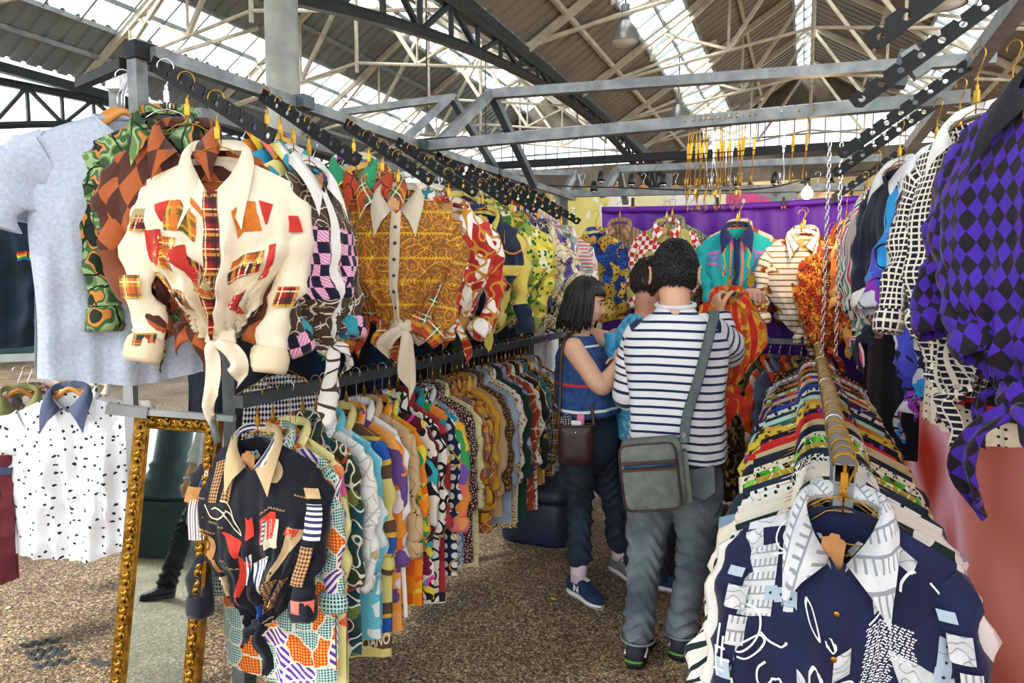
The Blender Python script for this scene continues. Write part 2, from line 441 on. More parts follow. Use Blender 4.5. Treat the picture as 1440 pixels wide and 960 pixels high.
def column(x, y, r, top, label):
    t = structure(thing('column', label, 'column', (x, y, 0))); del t['category']
    pr = [(0, r*1.6), (.5, r*1.6), (.55, r*1.25), (.8, r*1.05), (top-.9, r), (top-.85, r*1.25), (top-.75, r*1.25), (top-.7, r*.95), (top, r*.95)]
    g = Geo(); g.tube([(0, 0, z) for z, _ in pr], [a for _, a in pr], 24); g.build('shaft', M['column'], t, True)
column(-5, 5.72, .165, 5.6, 'pale grey round steel column rising behind the left rack')
column(-5, 25.85, .42, 5.6, 'pale grey round column at the far end of the dark girder')

# end wall
M['brick_red'] = pbr('brick', '#8a5a3e', .8, 0, '#74492f', 30, .2, 40)
M['yellow_board'] = pbr('yellow_board', '#dcc58c', .7, 0, '#cbb274', 3)
M['brown_board'] = pbr('brown_gable_board', '#6d6052', .7, 0, '#5c5146', 3)
end = structure(thing('wall_back', 'far end wall of the hall with glazed gable and pale shop fascia', 'wall', (0, 27, 0))); del end['category']
g = Geo(); g.box((-5, .1, 2.2), (22, .2, 4.4)); g.build('wall_panel', M['brick_red'], end)
g = Geo(); g.box((-5, -.02, 4.75), (22, .16, 1.1)); g.build('fascia', M['yellow_board'], end)
for i in range(26):
    x = -15+i*.9
    g = Geo(); g.bar((x, -.12, 4.2), (x+.45, -.12, 5.3), .09); g.bar((x+.45, -.12, 5.3), (x+.9, -.12, 4.2), .09); g.build('cross_brace', M['girder'], end)
g = Geo(); g.box((-5, .05, 5.8), (22, .12, 1.0)); g.build('gable_board', M['brown_board'], end)
for xc in (0, -10):
    g = Geo(); V = [(xc-2.0, 0, zr(xc-2.0)), (xc+2.0, 0, zr(xc+2.0)), (xc, 0, zr(xc))]
    g.add(V+[(a, b_+.1, c) for a, b_, c in V], [(0, 1, 2), (5, 4, 3), (0, 3, 4, 1)]); g.build('gable_board', M['brown_board'], end)
    for s in (-1, 1):
        g = Geo(); V = [(xc+s*5, 0, 6.2), (xc+s*4.2, 0, 6.2), (xc+s*3.3, 0, zr(xc+3.3)), (xc+s*5, 0, 6.25)]
        g.add(V+[(a, b_+.1, c) for a, b_, c in V], [(0, 1, 2, 3), (7, 6, 5, 4)]); g.build('gable_board', M['brown_board'], end)
    for i in range(14):
        x = xc-3.5+i*.5; zt = min(zr(x+.25), zr(xc-2.0))
        g = Geo(); g.box((x+.25, .05, (6.3+zt)/2), (.48, .01, zt-6.3)); g.build('pane', M['pane'], end)
        g = Geo(); g.bar((x, .03, 6.3), (x, .03, zt), .04); g.build('glazing_bar', M['grey_steel'], end)
    g = Geo(); g.bar((xc-3.6, .02, 6.9), (xc+3.6, .02, 6.9), .06); g.build('glazing_bar', M['grey_steel'], end)
side = structure(thing('wall_left', 'low dark shop fronts along the far side of the hall', 'wall', (-16, 8, 0))); del side['category']
g = Geo(); g.box((0, 0, 1.5), (.3, 40, 3.0)); g.build('wall_panel', pbr('teal_shop_front', '#3f6664', .6, 0, '#2f504f', 2), side)
g = Geo(); g.box((.1, 0, 3.1), (.4, 40, .35)); g.build('fascia', M['girder'], side)

# high-bay lamps
def bell_lamp(p, r, label, top):
    t = thing('pendant_lamp', label, 'lamp', p)
    pr = [(0, r), (.25*r, r*.99), (.7*r, r*.86), (1.15*r, r*.55), (1.45*r, r*.3), (1.5*r, r*.26)]
    g = Geo(); g.tube([(0, 0, z) for z, _ in pr], [a for _, a in pr], 28, cap=False); g.build('shade', M['lamp_shade'], t, True)
    g = Geo(); g.tube([(0, 0, 1.45*r), (0, 0, 2.5*r)], r*.3, 16); g.build('ballast', M['grey_steel'], t, True)
    g = Geo(); g.tube([(0, 0, .05*r), (0, 0, .3*r), (0, 0, 1.2*r)], [r*.9, r*.85, r*.2], 20); g.build('diffuser', M['white'], t, True)
    g = Geo(); g.tube([(0, 0, 2.5*r), (0, 0, top-p[2])], .015, 6); g.build('cable', M['dark'], t)
M['lamp_shade'] = pbr('spun_aluminium', '#b9bbb6', .35, .7, '#a5a7a3', 20)
for (px, py, D, r, lb) in [(879, 60, 12.6, .27, 'large bell shaped pendant lamp hanging nearest, high above the stall'), (954, 168, 17, .25, 'bell pendant lamp hanging second along the row above the stall'),
                           (601, 190, 13, .15, 'small bell pendant lamp seen through the left stall frame legs'), (683, 232, 17, .16, 'small bell pendant lamp beside the far column'),
                           (196*1.0, -10, 13, .3, 'bell pendant lamp at the top of the side bay'), (1330, 8, 9, .25, 'bell pendant lamp above the right hand display arms')]:
    p = at(px, py, D=D); bell_lamp(tuple(p), r, lb, zr(p.x)-.1 if -15 < p.x < 5 else p.z+1)

# ------------------------------------------------------------------ stall frames, rails and waterfall arms
def square_tube(g, a, b_, wd=.04): g.bar(a, b_, wd)
TX, TZ = -1.63, 2.2
fr = thing('market_stall', 'grey square-tube stall frame along the left side of the aisle', 'stall', (TX, 1.36, 0))
def fpart(name, a, b_, wd=.045, mat='steel_dark', t=None):
    t = t or fr; l = t.location; g = Geo(); g.bar(Vector(a)-l, Vector(b_)-l, wd); return g.build(name, M[mat], t)
fpart('top_rail', (TX-.05, 1.40, TZ-.005), (TX+.02, 4.95, TZ+.0), .036, 'steel')
fpart('top_rail', (TX-.32, 1.8, TZ-.05), (TX-.32, 4.95, TZ-.05), .035, 'steel')
PP = at(330, 550, D=2.5)
fpart('post', (PP.x, PP.y, 0), (PP.x, PP.y, TZ-.12), .06, 'steel_dark')
fpart('post', (TX-.09, 1.385, TZ-.005), (TX-.09, 1.385, TZ-.17), .036, 'steel')
fpart('corner_block', (TX-.085, 1.36, TZ+.0), (TX-.075, 1.425, TZ+.0), .045, 'black_bar')
fpart('cross_rail', (TX-.09, 1.41, TZ-.17), (PP.x, PP.y, TZ-.17), .045, 'steel_dark')
fpart('post', (TX-.1, 3.3, 0), (TX-.1, 3.3, TZ), .05, 'steel_dark')
fpart('post', (TX-.04, 4.9, 0), (TX-.04, 4.9, TZ), .05, 'steel_dark')
for y in (1.95, 2.75, 3.6): fpart('joint_sleeve', (TX-.01, y, TZ-.003), (TX-.01, y+.06, TZ-.003), .044, 'steel_dark')
# right frame
RX = .5
fr2 = thing('market_stall', 'grey square-tube stall frame along the tarpaulin side of the aisle', 'stall', (RX, 1.2, 0))
fpart('top_rail', (RX, .9, 2.3), (RX, 4.95, 2.3), .05, 'steel', fr2)
fpart('post', (RX+.06, 4.9, 0), (RX+.06, 4.9, 2.3), .05, 'steel_dark', fr2)
# cross bars over the aisle
cb = thing('stall_canopy', 'grey tube canopy frame with sloping legs spanning the aisle', 'stall frame', (-.6, 2.8, 2.2))
fpart('cross_bar', (TX, 2.83, 2.2), (RX, 2.83, 2.2), .045, 'steel', cb)
fpart('ridge_bar', at(684, 133, Y=3.3), at(1400, 82, Y=3.3), .045, 'steel', cb)
fpart('brace', at(690, 131, Y=3.3), at(606, 212, Y=2.9), .045, 'steel', cb)
fpart('brace', at(692, 133, Y=3.3), at(752, 262, Y=3.9), .04, 'steel_dark', cb)
fpart('brace', at(633, 137, Y=3.7), at(560, 205, Y=3.5), .045, 'steel', cb)
fpart('brace', at(637, 140, Y=3.7), at(705, 250, Y=4.3), .04, 'steel_dark', cb)
fpart('ridge_bar', at(640, 137, Y=3.7), at(480, 158, Y=3.7), .04, 'steel', cb)
fpart('corner_block', at(572, 205, Y=2.86), at(660, 200, Y=2.86), .05, 'black_bar', cb)
fpart('brace', at(1275, 72, Y=2.3), at(1298, 105, Y=2.3), .045, 'steel', cb)
fpart('brace', at(1276, 72, Y=2.3), at(1262, 122, Y=2.3), .04, 'steel_dark', cb)
cb2 = thing('stall_canopy', 'far grey canopy frame above the purple sheet with dark bar', 'stall frame', (-.6, 4.95, 2.2))
fpart('cross_bar', at(780, 273, Y=4.95), at(1215, 262, Y=4.95), .05, 'steel', cb2)
fpart('dark_bar', at(660, 235, Y=4.3), at(1215, 204, Y=4.3), .045, 'black_bar', cb2)
fpart('ridge_bar', at(868, 238, Y=5.6), at(1240, 222, Y=5.6), .05, 'steel', cb2)
fpart('brace', at(868, 238, Y=5.6), at(846, 275, Y=5.4), .05, 'steel', cb2)
fpart('brace', at(870, 238, Y=5.6), at(880, 285, Y=5.9), .05, 'steel', cb2)
fpart('brace', at(808, 245, Y=6.2), at(783, 290, Y=6.0), .05, 'steel', cb2)
fpart('brace', at(810, 245, Y=6.2), at(832, 330, Y=6.6), .05, 'steel', cb2)
fpart('ridge_bar', at(690, 242, Y=6.2), at(810, 243, Y=6.2), .05, 'steel', cb2)

def plate_mesh(L, Hh=.042, th=.005):
    cu = bpy.data.curves.new('plate', 'CURVE'); cu.dimensions = '2D'; cu.fill_mode = 'BOTH'; cu.extrude = th/2; cu.resolution_u = 2
    def poly(pts):
        sp = cu.splines.new('POLY'); sp.points.add(len(pts)-1); sp.use_cyclic_u = True
        for p, q in zip(sp.points, pts): p.co = (q[0], q[1], 0, 1)
    out = [(0, -Hh/2), (L-.012, -Hh/2), (L, -Hh/2+.012), (L, Hh/2)]
    n = int(L/.05)
    for i in range(n, 0, -1):
        x = i*L/(n+.5)-.012; out += [(x+.008, Hh/2), (x+.004, Hh/2-.011), (x-.004, Hh/2-.011), (x-.008, Hh/2)]
    out += [(0, Hh/2)]; poly(out)
    for i in range(n):
        x = (i+.55)*L/n; poly([(x+.0085*cos(a), -.002+.0085*sin(a)) for a in np.linspace(0, 2*pi, 12, endpoint=False)])
    o = bpy.data.objects.new('plate', cu); me = bpy.data.meshes.new_from_object(o); bpy.data.objects.remove(o); bpy.data.curves.remove(cu)
    me.materials.clear(); me.materials.append(M['black_bar']); return me
def arm(a, b_, label, group=None):
    a, b_ = Vector(a), Vector(b_); d = (b_-a); L = d.length
    h = sqrt(d.x**2+d.y**2); x = d.normalized(); n = Vector((-d.y/h, d.x/h, 0)); up = n.cross(x)*-1
    if up.z < 0: up = -up
    nn = x.cross(up); R = Matrix((x, up, nn)).transposed().to_4x4()
    o = link('display_arm', plate_mesh(L)); o.matrix_world = Matrix.Translation(a) @ R
    return tag(o, label, 'display arm', 'perforated display arms')
LA = []
for i, (y, lb) in enumerate([(1.40, 'cream patchwork print shirt'), (1.76, 'brown rope print shirt'), (2.2, 'ochre paisley shirt'), (2.56, 'red and white scarf print shirt'),
                             (2.9, 'navy and yellow shirt'), (3.25, 'yellow and green print shirt'), (3.6, 'cream and violet print shirt'), (3.95, 'pink ribbon stripe shirt')]):
    a, b_ = (TX+.0-(.05 if i == 0 else 0), y, TZ-.03), (TX+.39, y-.02, TZ-.275)
    arm(a, b_, 'black perforated display arm sloping down above the '+lb); LA.append((Vector(a), Vector(b_)))
RA = []
for i, (y, lb) in enumerate([(1.5, 'purple argyle shirt, bare of shirts itself'), (1.98, 'purple argyle shirt with gold hooks on it'), (2.75, 'black and white check shirt'), (3.2, 'blue and violet panel shirt'), (4.3, 'orange print shirt by the wall')]):
    a, b_ = (RX-.02, y, 2.29), (RX-.40, y+.02, 2.02)
    arm(a, b_, 'black perforated display arm sloping down near the '+lb); RA.append((Vector(a), Vector(b_)))

RAILZ = 1.21
rail_l = thing('clothes_rail', 'low grey clothes rail packed with shirts on the left side of the aisle', 'clothes rail', (TX, 1.62, RAILZ))
fpart('rail', (TX, 1.62, RAILZ-.02), (TX, 5.0, RAILZ-.02), .04, 'steel_dark', rail_l)
for y in (2.95, 4.2, 4.95): fpart('post', (TX-.04, y, 0), (TX-.04, y, RAILZ-.03), .045, 'steel_dark', rail_l)
RRX = .085
rail_r = thing('clothes_rail', 'low steel clothes rail with open square end running beside the tarpaulin', 'clothes rail', (RRX, 1.4, RAILZ))
g = Geo()
for dx, dz, wx, wz in ((0, .0185, .04, .003), (0, -.0185, .04, .003), (.0185, 0, .003, .034), (-.0185, 0, .003, .034)):
    g.box((dx, 1.78, dz-.02), (wx, 3.44, wz))
g.build('rail', M['steel'], rail_r)
fpart('post', (RRX, 1.60, .02), (RRX, 1.60, RAILZ-.04), .04, 'steel', rail_r); fpart('stub', (RRX, 1.49, RAILZ-.10), (RRX, 1.49, RAILZ-.04), .036, 'steel', rail_r)
fpart('post', (RRX, 4.8, 0), (RRX, 4.8, RAILZ-.04), .04, 'steel', rail_r)
rail_b = thing('clothes_rail', 'low pale rail across the purple sheet at the aisle end', 'clothes rail', (-.6, 4.75, 1.2))
fpart('rail', (-1.5, 4.75, 1.19), (.06, 4.75, 1.19), .035, 'steel', rail_b)
fpart('post', (-1.48, 4.75, 0), (-1.48, 4.75, 1.19), .035, 'steel', rail_b)
fpart('post', (.05, 4.77, 0), (.05, 4.77, 1.19), .035, 'steel', rail_b)

# chains
lk = Geo(); th = np.linspace(0, 2*pi, 18, endpoint=False)
lk.tube([(.0075*cos(a)*1.0, 0, .015*sin(a)) for a in th], .0024, 6, closed=True, ref=(0, 1, 0)); link_me = lk.mesh('link', True); link_me.materials.append(M['chrome'])
def chain(top, bot, label):
    t = thing('chain', label, 'chain', top); top, bot = Vector(top), Vector(bot); n = int((top-bot).length/.0235)
    for i in range(n):
        link('link', link_me, None, t, (bot-top)*((i+.5)/n), (0, 0, pi/2*(i % 2)+.4))
chain((TX+.18, 2.62, 2.02), (TX+.02, 2.62, 1.23), 'steel chain hanging in front of the red and white print shirt')
chain((TX+.14, 2.6, 2.02), (TX, 2.58, 1.23), 'second steel chain hanging just behind the first one by the red shirt')
chain((RRX+.0, 3.45, 2.2), (RRX+.0, 3.42, 1.23), 'steel chain running down to the right clothes rail from above')
chain((RRX+.05, 3.5, 2.2), (RRX+.06, 3.5, 1.23), 'second steel chain close behind the one on the right clothes rail')
chain((-1.5, 4.6, 2.1), (-1.48, 4.6, 1.25), 'thin chain hanging left of the blue and gold flower shirt')
# ------------------------------------------------------------------ garments
def smooth01(x, a, b): x = np.clip((x-a)/(b-a), 0, 1); return x*x*(3-2*x)
class Body:
    "surface of a hanging shirt body: P(u, s, side)"
    def __init__(s, ws=.205, W=.235, L=.72, D=.05, neck=.09, knot=False, A=.012, seed=0, hemcurve=.03, Wh=None, back_long=.0):
        s.__dict__.update(ws=ws, W=W, L=L, D=D, neck=neck, knot=knot, A=A, hc=hemcurve, Wh=Wh or W, bl=back_long)
        r = np.random.default_rng(seed+100); s.p = r.uniform(0, 6.28, 8); s.k = r.uniform(6, 10), r.uniform(13, 19), r.uniform(3, 5)
        s.un = .068/ws
    def P(s, u, t, side=-1):
        u, t = np.broadcast_arrays(np.asarray(u, float), np.asarray(t, float)); au = np.abs(u)
        nk = np.clip(1-au/s.un, 0, 1)
        vt = (s.neck*nk**.9 if side < 0 else .012*nk)/s.L
        v = vt+(1-vt)*t
        Wv = s.ws+(s.W-s.ws)*smooth01(v, .05, .38)+(s.Wh-s.W)*smooth01(v, .5, 1)
        Dv = s.D*(.25*smooth01(v, .0, .05)+.75*smooth01(v, .02, .35))
        Lu = s.L-s.hc*au**2*0-s.hc*np.cos(au*pi)*-.5 - (s.bl if False else 0)
        if s.knot:
            kk = smooth01(v, .5, 1); Wv = Wv*(1-.48*kk); Dv = Dv*(1+.25*smooth01(v, .4, .75)-.5*smooth01(v, .8, 1))
            Lu = Lu-.07*au**2+(.05 if side > 0 else 0)*0
        zt = -.088*au**1.2*(s.ws/.205)
        z = zt*(1-v)-Lu*v
        env = np.clip(1-au**4, 0, 1)
        d = Dv*np.clip(1-au**3, 0, 1)**.5+.010*nk*(1-t)
        ph = s.p if side < 0 else s.p[::-1]
        g = smooth01(v, .05, .6)
        sh = lambda a: 1-2*np.abs(np.sin(a/2))**.75
        f = s.A*g*(sh(s.k[0]*u+ph[0]+.9*np.sin(s.k[2]*v+ph[2])+1.2*v)+.6*sh(s.k[1]*u*(1+.3*v)+ph[1]+2*np.sin(3*v+ph[6]))+.3*np.sin(29*u+ph[3]+3*v))
        f = f+s.A*.5*np.sin(9*v*3+5*u+ph[4])*smooth01(v, .35, .7)*(1.6 if s.knot else .6)
        if s.knot: f = f+s.A*1.3*smooth01(v, .45, .95)*sh(15*u/(.35+1.2*(1-v))+ph[7])
        cr = sh(62*(u*s.W*.75+z)+3*np.sin(9*z+ph[3])+ph[4])*.5+sh(70*(z-u*s.W*.9)+4*np.sin(14*u*s.W+ph[5])+ph[6])*.4
        f = f+s.A*.42*cr*(.35+.65*smooth01(v, .3, .8))*(.5+.5*np.sin(5*u+6*v+ph[2]))*g
        x = u*Wv+.006*np.sin(7*v+ph[5])*g
        y = side*(d+np.maximum(f*env, -d*.8))
        return np.stack([x, y, z], -1), np.stack([u*s.W+(0 if side < 0 else 1.37), z], -1)
    def mesh(s, nu=27, nv=24):
        V, U, F = [], [], []
        q = np.linspace(-1, 1, nu); u = np.sign(q)*np.abs(q)**.9; t = np.linspace(0, 1, nv)
        uu, tt = np.meshgrid(u, t, indexing='ij')
        for side in (-1, 1):
            p, w_ = s.P(uu, tt, side); off = len(V)*nu*nv
            V.append(p.reshape(-1, 3)); U.append(w_.reshape(-1, 2)); F += grid_faces(nu, nv, off, side > 0)
        # close both side seams
        return mesh('shirt_body', np.concatenate(V), F, np.concatenate(U))

def sleeve_geo(b, side, kind, seed, arm_in=0.0, flat=.036, fwd=.0, n=14):
    r = np.random.default_rng(seed+side*7+50); z1 = -.088*b.ws/.205; x = b.ws
    if kind == 'short':
        pts = [(x-.035, 0, z1-.055), (x+.02, 0, z1-.085), (x+.075, -.005, z1-.15), (x+.10, -.008, z1-.23)]; rad = [(.075, .02), (.085, flat), (.088, flat*1.15), (.085, flat*1.05)]
    else:
        j = r.uniform(-.012, .012, 6)
        pts = [(x-.034, 0, z1-.05), (x-.008, 0, z1-.078), (x+.010+j[0]*.5, -.004, z1-.16), (x+.016+j[1]-arm_in*.25, -.01-fwd*.3, z1-.28), (x+.014+j[2]*1.5-arm_in*.7, -.012-fwd*.7, z1-.38+j[4]), (x+.008+j[3]-arm_in*1.2, -.015-fwd, z1-.46+2*j[5])]
        rad = [(.052, .014), (.056, flat*.8), (.05, flat), (.046, flat), (.045, flat*.95), (.040, flat*.9)]
    pts = [(side*a, b_, c) for a, b_, c in pts]
    m = 13 if kind == 'short' else 26
    P = spline(pts, m); Rr = spline([(a, b_, 0) for a, b_ in rad], m)[:, :2]
    V, F, U = tube_geo(P, Rr, n, cap=False, ref=(1, 0, .2))
    V = V.reshape(m, n, 3); i = np.arange(m)[:, None]; k = np.arange(n)[None]*2*pi/n; p = r.uniform(0, 6, 5)
    sh = lambda a: 1-2*np.abs(np.sin(a/2))**.75
    el = 1+.8*np.exp(-((i-m*.6)/4.0)**2)
    wob = 1+.10*sh(3*k+p[0]+i*.3)+.13*el*sh(2*k-i*.75+p[1])+.12*el*sh(i*1.3+p[2]+1.5*np.sin(k+p[3]))
    V = P[:, None]+(V-P[:, None])*(1+(wob-1)*np.clip(i/4, 0, 1))[..., None]
    return V.reshape(-1, 3), F, U+[side*.9, -.1], P, Rr
def cuff_geo(P, Rr, seed, n=14, big=1.0):
    r = np.random.default_rng(seed); e, e0 = P[-1], P[-4]; d = (e-e0)/np.linalg.norm(e-e0)
    ts = np.array([-.035, -.025, -.005, .02, .035, .03, .012]); rs = np.array([1.0, 1.12, 1.2, 1.17, 1.05, .85, .75])*big
    V, F, U = tube_geo([e+d*t for t in np.linspace(0, 1, 7)], [(Rr[-1][0]*q, Rr[-1][1]*q*1.1) for q in rs], n, cap=False, ref=(1, 0, .2))
    V = V.reshape(7, n, 3); c = V.mean(1)
    for i in range(7):
        V[i] += (e+d*ts[i])-c[i]
        a = np.arange(n)*2*pi/n; V[i] = (e+d*ts[i])+(V[i]-(e+d*ts[i]))*(1+.12*np.sin(3*a+i*.5+seed)+.08*np.sin(5*a+i))[:, None]
    return V.reshape(-1, 3), F, U
def collar_geo(b, size=1.0, spread=.5):
    "two leaves: band rises at the neck, fold, fall to the points"
    V, F, U = [], [], []
    for s in (-1, 1):
        base = spline([(0, .022, .004), (s*.045, .020, .004), (s*.066, -.006, -.01), (s*.05, -.034, -b.neck*.55), (s*.012, -.046, -b.neck*1.02)], 12)
        t = np.linspace(0, 1, 12)[:, None]
        fold = base+np.concatenate([s*.002+0*t, .006-.012*t, .030-.012*t], 1)
        pt = np.concatenate([s*(.004+.030*t+spread*.05*t**3), .022-.05*t**1.2, -.026-.012*t-.045*t**5], 1)*size
        outer = fold+pt
        mid = (fold+outer)/2+np.concatenate([s*.006+0*t, .006-.014*t, .004+0*t], 1)
        rows = [base, fold, mid, outer]; off = len(V)*48
        V.append(np.stack(rows, 1).reshape(-1, 3)); U.append(np.stack([np.stack([t[:, 0]*.2*s, np.full(12, j*.03)], -1) for j in range(4)], 1).reshape(-1, 2))
        F += grid_faces(12, 4, off, s > 0)
    return np.concatenate(V), F, np.concatenate(U)
def knot_geo(seed, scale=1.0):
    g = Geo(); r = np.random.default_rng(seed); sh = lambda a: 1-2*np.abs(np.sin(a/2))**.75
    th = np.linspace(0, pi, 13)[:, None]; ph = np.linspace(0, 2*pi, 23)[:-1][None]
    q = 1+.13*sh(5*ph+seed+2*th)+.10*sh(7*th+ph*2)
    V = np.stack([.032*np.sin(th)*np.cos(ph)*q, .022*np.sin(th)*np.sin(ph)*q, .027*np.cos(th)*q+0*ph], -1).reshape(-1, 3)*scale
    g.add(V, [(i*22+k, (i+1)*22+k, (i+1)*22+(k+1) % 22, i*22+(k+1) % 22) for i in range(12) for k in range(22)], V[:, [0, 2]])
    long_side = r.choice([-1, 1])
    for s in (-1, 1):
        ln = r.uniform(.11, .15) if s == long_side else r.uniform(.05, .085); an = r.uniform(.15, .5) if s == long_side else r.uniform(.5, 1.1); w0 = r.uniform(.021, .029)
        pts = [(s*.006, -.016, -.008), (s*ln*.35*sin(an)*1.3, -.030, -ln*.28*cos(an)), (s*ln*.8*sin(an), -.024+r.uniform(-.008, .008), -ln*.72*cos(an)-.01), (s*ln*(sin(an)-.1), -.014, -ln*1.1*cos(an)-.02)]
        m, n = 16, 14; P = spline(np.array(pts)*scale, m); t = np.linspace(0, 1, m); wd = w0*np.interp(t, [0, .15, .55, .8, 1], [.45, .6, 1, .95, .08])*scale; tk = np.interp(t, [0, .3, 1], [.010, .006, .002])*scale
        V, F, U = tube_geo(P, np.stack([wd, tk], 1), n, ref=(cos(an), .35*s, s*sin(an)*.6)); k = np.arange(n)*2*pi/n; V = V.reshape(m, n, 3)
        V[..., 1] += scale*(.008*np.sin(2.2*np.cos(k)[None]*1.6+3*t[:, None]+seed)+.006*np.sin(9*t[:, None]+seed+2*np.cos(k)[None]))*np.minimum(1, t*3)[:, None]
        V[..., 0] += scale*.007*np.sin(7*t+seed)[:, None]; V[..., 2] -= scale*.016*np.cos(k)[None]*s*(t**2)[:, None]
        g.add(V.reshape(-1, 3), F, np.stack([U[:, 0], V.reshape(-1, 3)[:, 2]], 1))
    return g
tag_me = {}
def tag_mesh(mat):
    if mat not in tag_me:
        g = Geo(); w_, h, t = .021, .036, .0012
        pr = [(-w_, -h), (w_, -h), (w_, h*.62), (w_*.75, h*.74), (w_*.5, h*.78), (w_*.35, h), (-w_*.35, h), (-w_*.5, h*.78), (-w_*.75, h*.74), (-w_, h*.62)]
        n = len(pr); g.add([(x, -t, z) for x, z in pr]+[(x, t, z) for x, z in pr], [tuple(range(n)), tuple(range(2*n-1, n-1, -1))]+[(i, i+n, (i+1) % n+n, (i+1) % n) for i in range(n)])
        tag_me[mat] = g.mesh('price_tag'); tag_me[mat].materials.append(M[mat])
    return tag_me[mat]
bt = Geo(); bt.tube([(0, 0, 0), (0, -.002, 0), (0, -.003, 0)], [.0058, .0062, .004], 10); button_me = {}
def button_mesh(mat):
    if mat not in button_me: button_me[mat] = bt.mesh('button', True); button_me[mat].materials.append(M[mat])
    return button_me[mat]

class Shirt: pass
def garment(label, loc, yaw, spec, kind='shirt', group=None, seed=0, sleeve='long', knot=False, collar=True, collar_spec=None, sleeve_spec=None, cuff_spec=None, knot_spec=None,
            placket=None, tagc=None, buttons=None, L=.72, ws=.2, W=.23, D=.045, neck=.09, A=.011, flat=.034, arm_in=(0, 0), fwd=0.0, cuff=True, Wh=None, tilt=0.0, res=(27, 24), rough=.8,
            csize=1.0, cspread=.5, cat='shirt', ksc=1.0):
    th_ = thing(kind, label, cat, loc, (tilt, 0, yaw), group)
    r2 = np.random.default_rng(seed+9)
    if arm_in == (.03, .03): arm_in = tuple(r2.uniform(-.01, .10, 2)); fwd = r2.uniform(.01, .07)
    b = Body(ws=ws, W=W, L=L, D=D, neck=neck, knot=knot, A=A, seed=seed, Wh=Wh)
    mt = fab(spec, rough)
    body = link('shirt_body', b.mesh(*res), mt, th_)
    s = Shirt(); s.o, s.b, s.body, s.mat = th_, b, body, mt; s.sl = {}
    if sleeve:
        for k, sd_ in enumerate((-1, 1)):
            V, F, U, P, Rr = sleeve_geo(b, sd_, sleeve, seed, arm_in[k], flat, fwd)
            so = link('sleeve', mesh('sleeve', V, F, U), fab(sleeve_spec or spec, rough), th_); s.sl[sd_] = (so, P, Rr)
            if cuff and sleeve == 'long':
                V, F, U = cuff_geo(P, Rr, seed+k); link('cuff', mesh('cuff', V, F, U*[1, .09]), fab(cuff_spec or sleeve_spec or spec, rough), so)
            elif sleeve == 'short' and cuff_spec:
                V, F, U = tube_geo([P[-2], P[-1], P[-1]*1.5-P[-2]*.5], Rr[[-2, -1, -1]]*1.03, 14, False, (1, 0, .2)); link('cuff', mesh('cuff', V, F, U), fab(cuff_spec), so)
    if collar:
        V, F, U = collar_geo(b, csize, cspread); s.collar = link('collar', mesh('collar', V, F, U), fab(collar_spec or spec, rough), th_)
    else:
        q = np.linspace(-1, 1, 25)*b.un; f_, _ = b.P(q, 0*q, -1); k_, _ = b.P(q[::-1], 0*q, 1)
        V, F, U = tube_geo(np.concatenate([f_, k_[1:-1]]), (.009, .004), 6, closed=True, ref=(0, 0, 1)); link('neckband', mesh('neckband', V, F, U), fab(collar_spec or spec), th_)
    if placket:
        q = np.linspace(-.085, .085, 5); t = np.linspace(0.0, .98, 22); uu, tt = np.meshgrid(q*.2/ws, t, indexing='ij'); p, u_ = b.P(uu, tt, -1); p[..., 1] -= .004
        link('placket', mesh('placket', p.reshape(-1, 3), grid_faces(5, 22), u_.reshape(-1, 2)), fab(placket), th_)
    if buttons:
        for t in np.linspace(.12, .8, 6):
            p, _ = b.P(0.01, t, -1); link('button', button_mesh(buttons), None, th_, tuple(p+[0, -.006 if placket else -.002, 0]))
    if knot:
        p, _ = b.P(0.0, 1.0, -1); g = knot_geo(seed, ksc); g.build('knot', fab(knot_spec or spec, rough), th_, True, tuple(p+[.01, -.022, .012]))
    if tagc:
        link('price_tag', tag_mesh(tagc), None, th_, (-.012, -b.D*.25-.022, -neck*.62-.012), (.18, .10, .12))
    return s

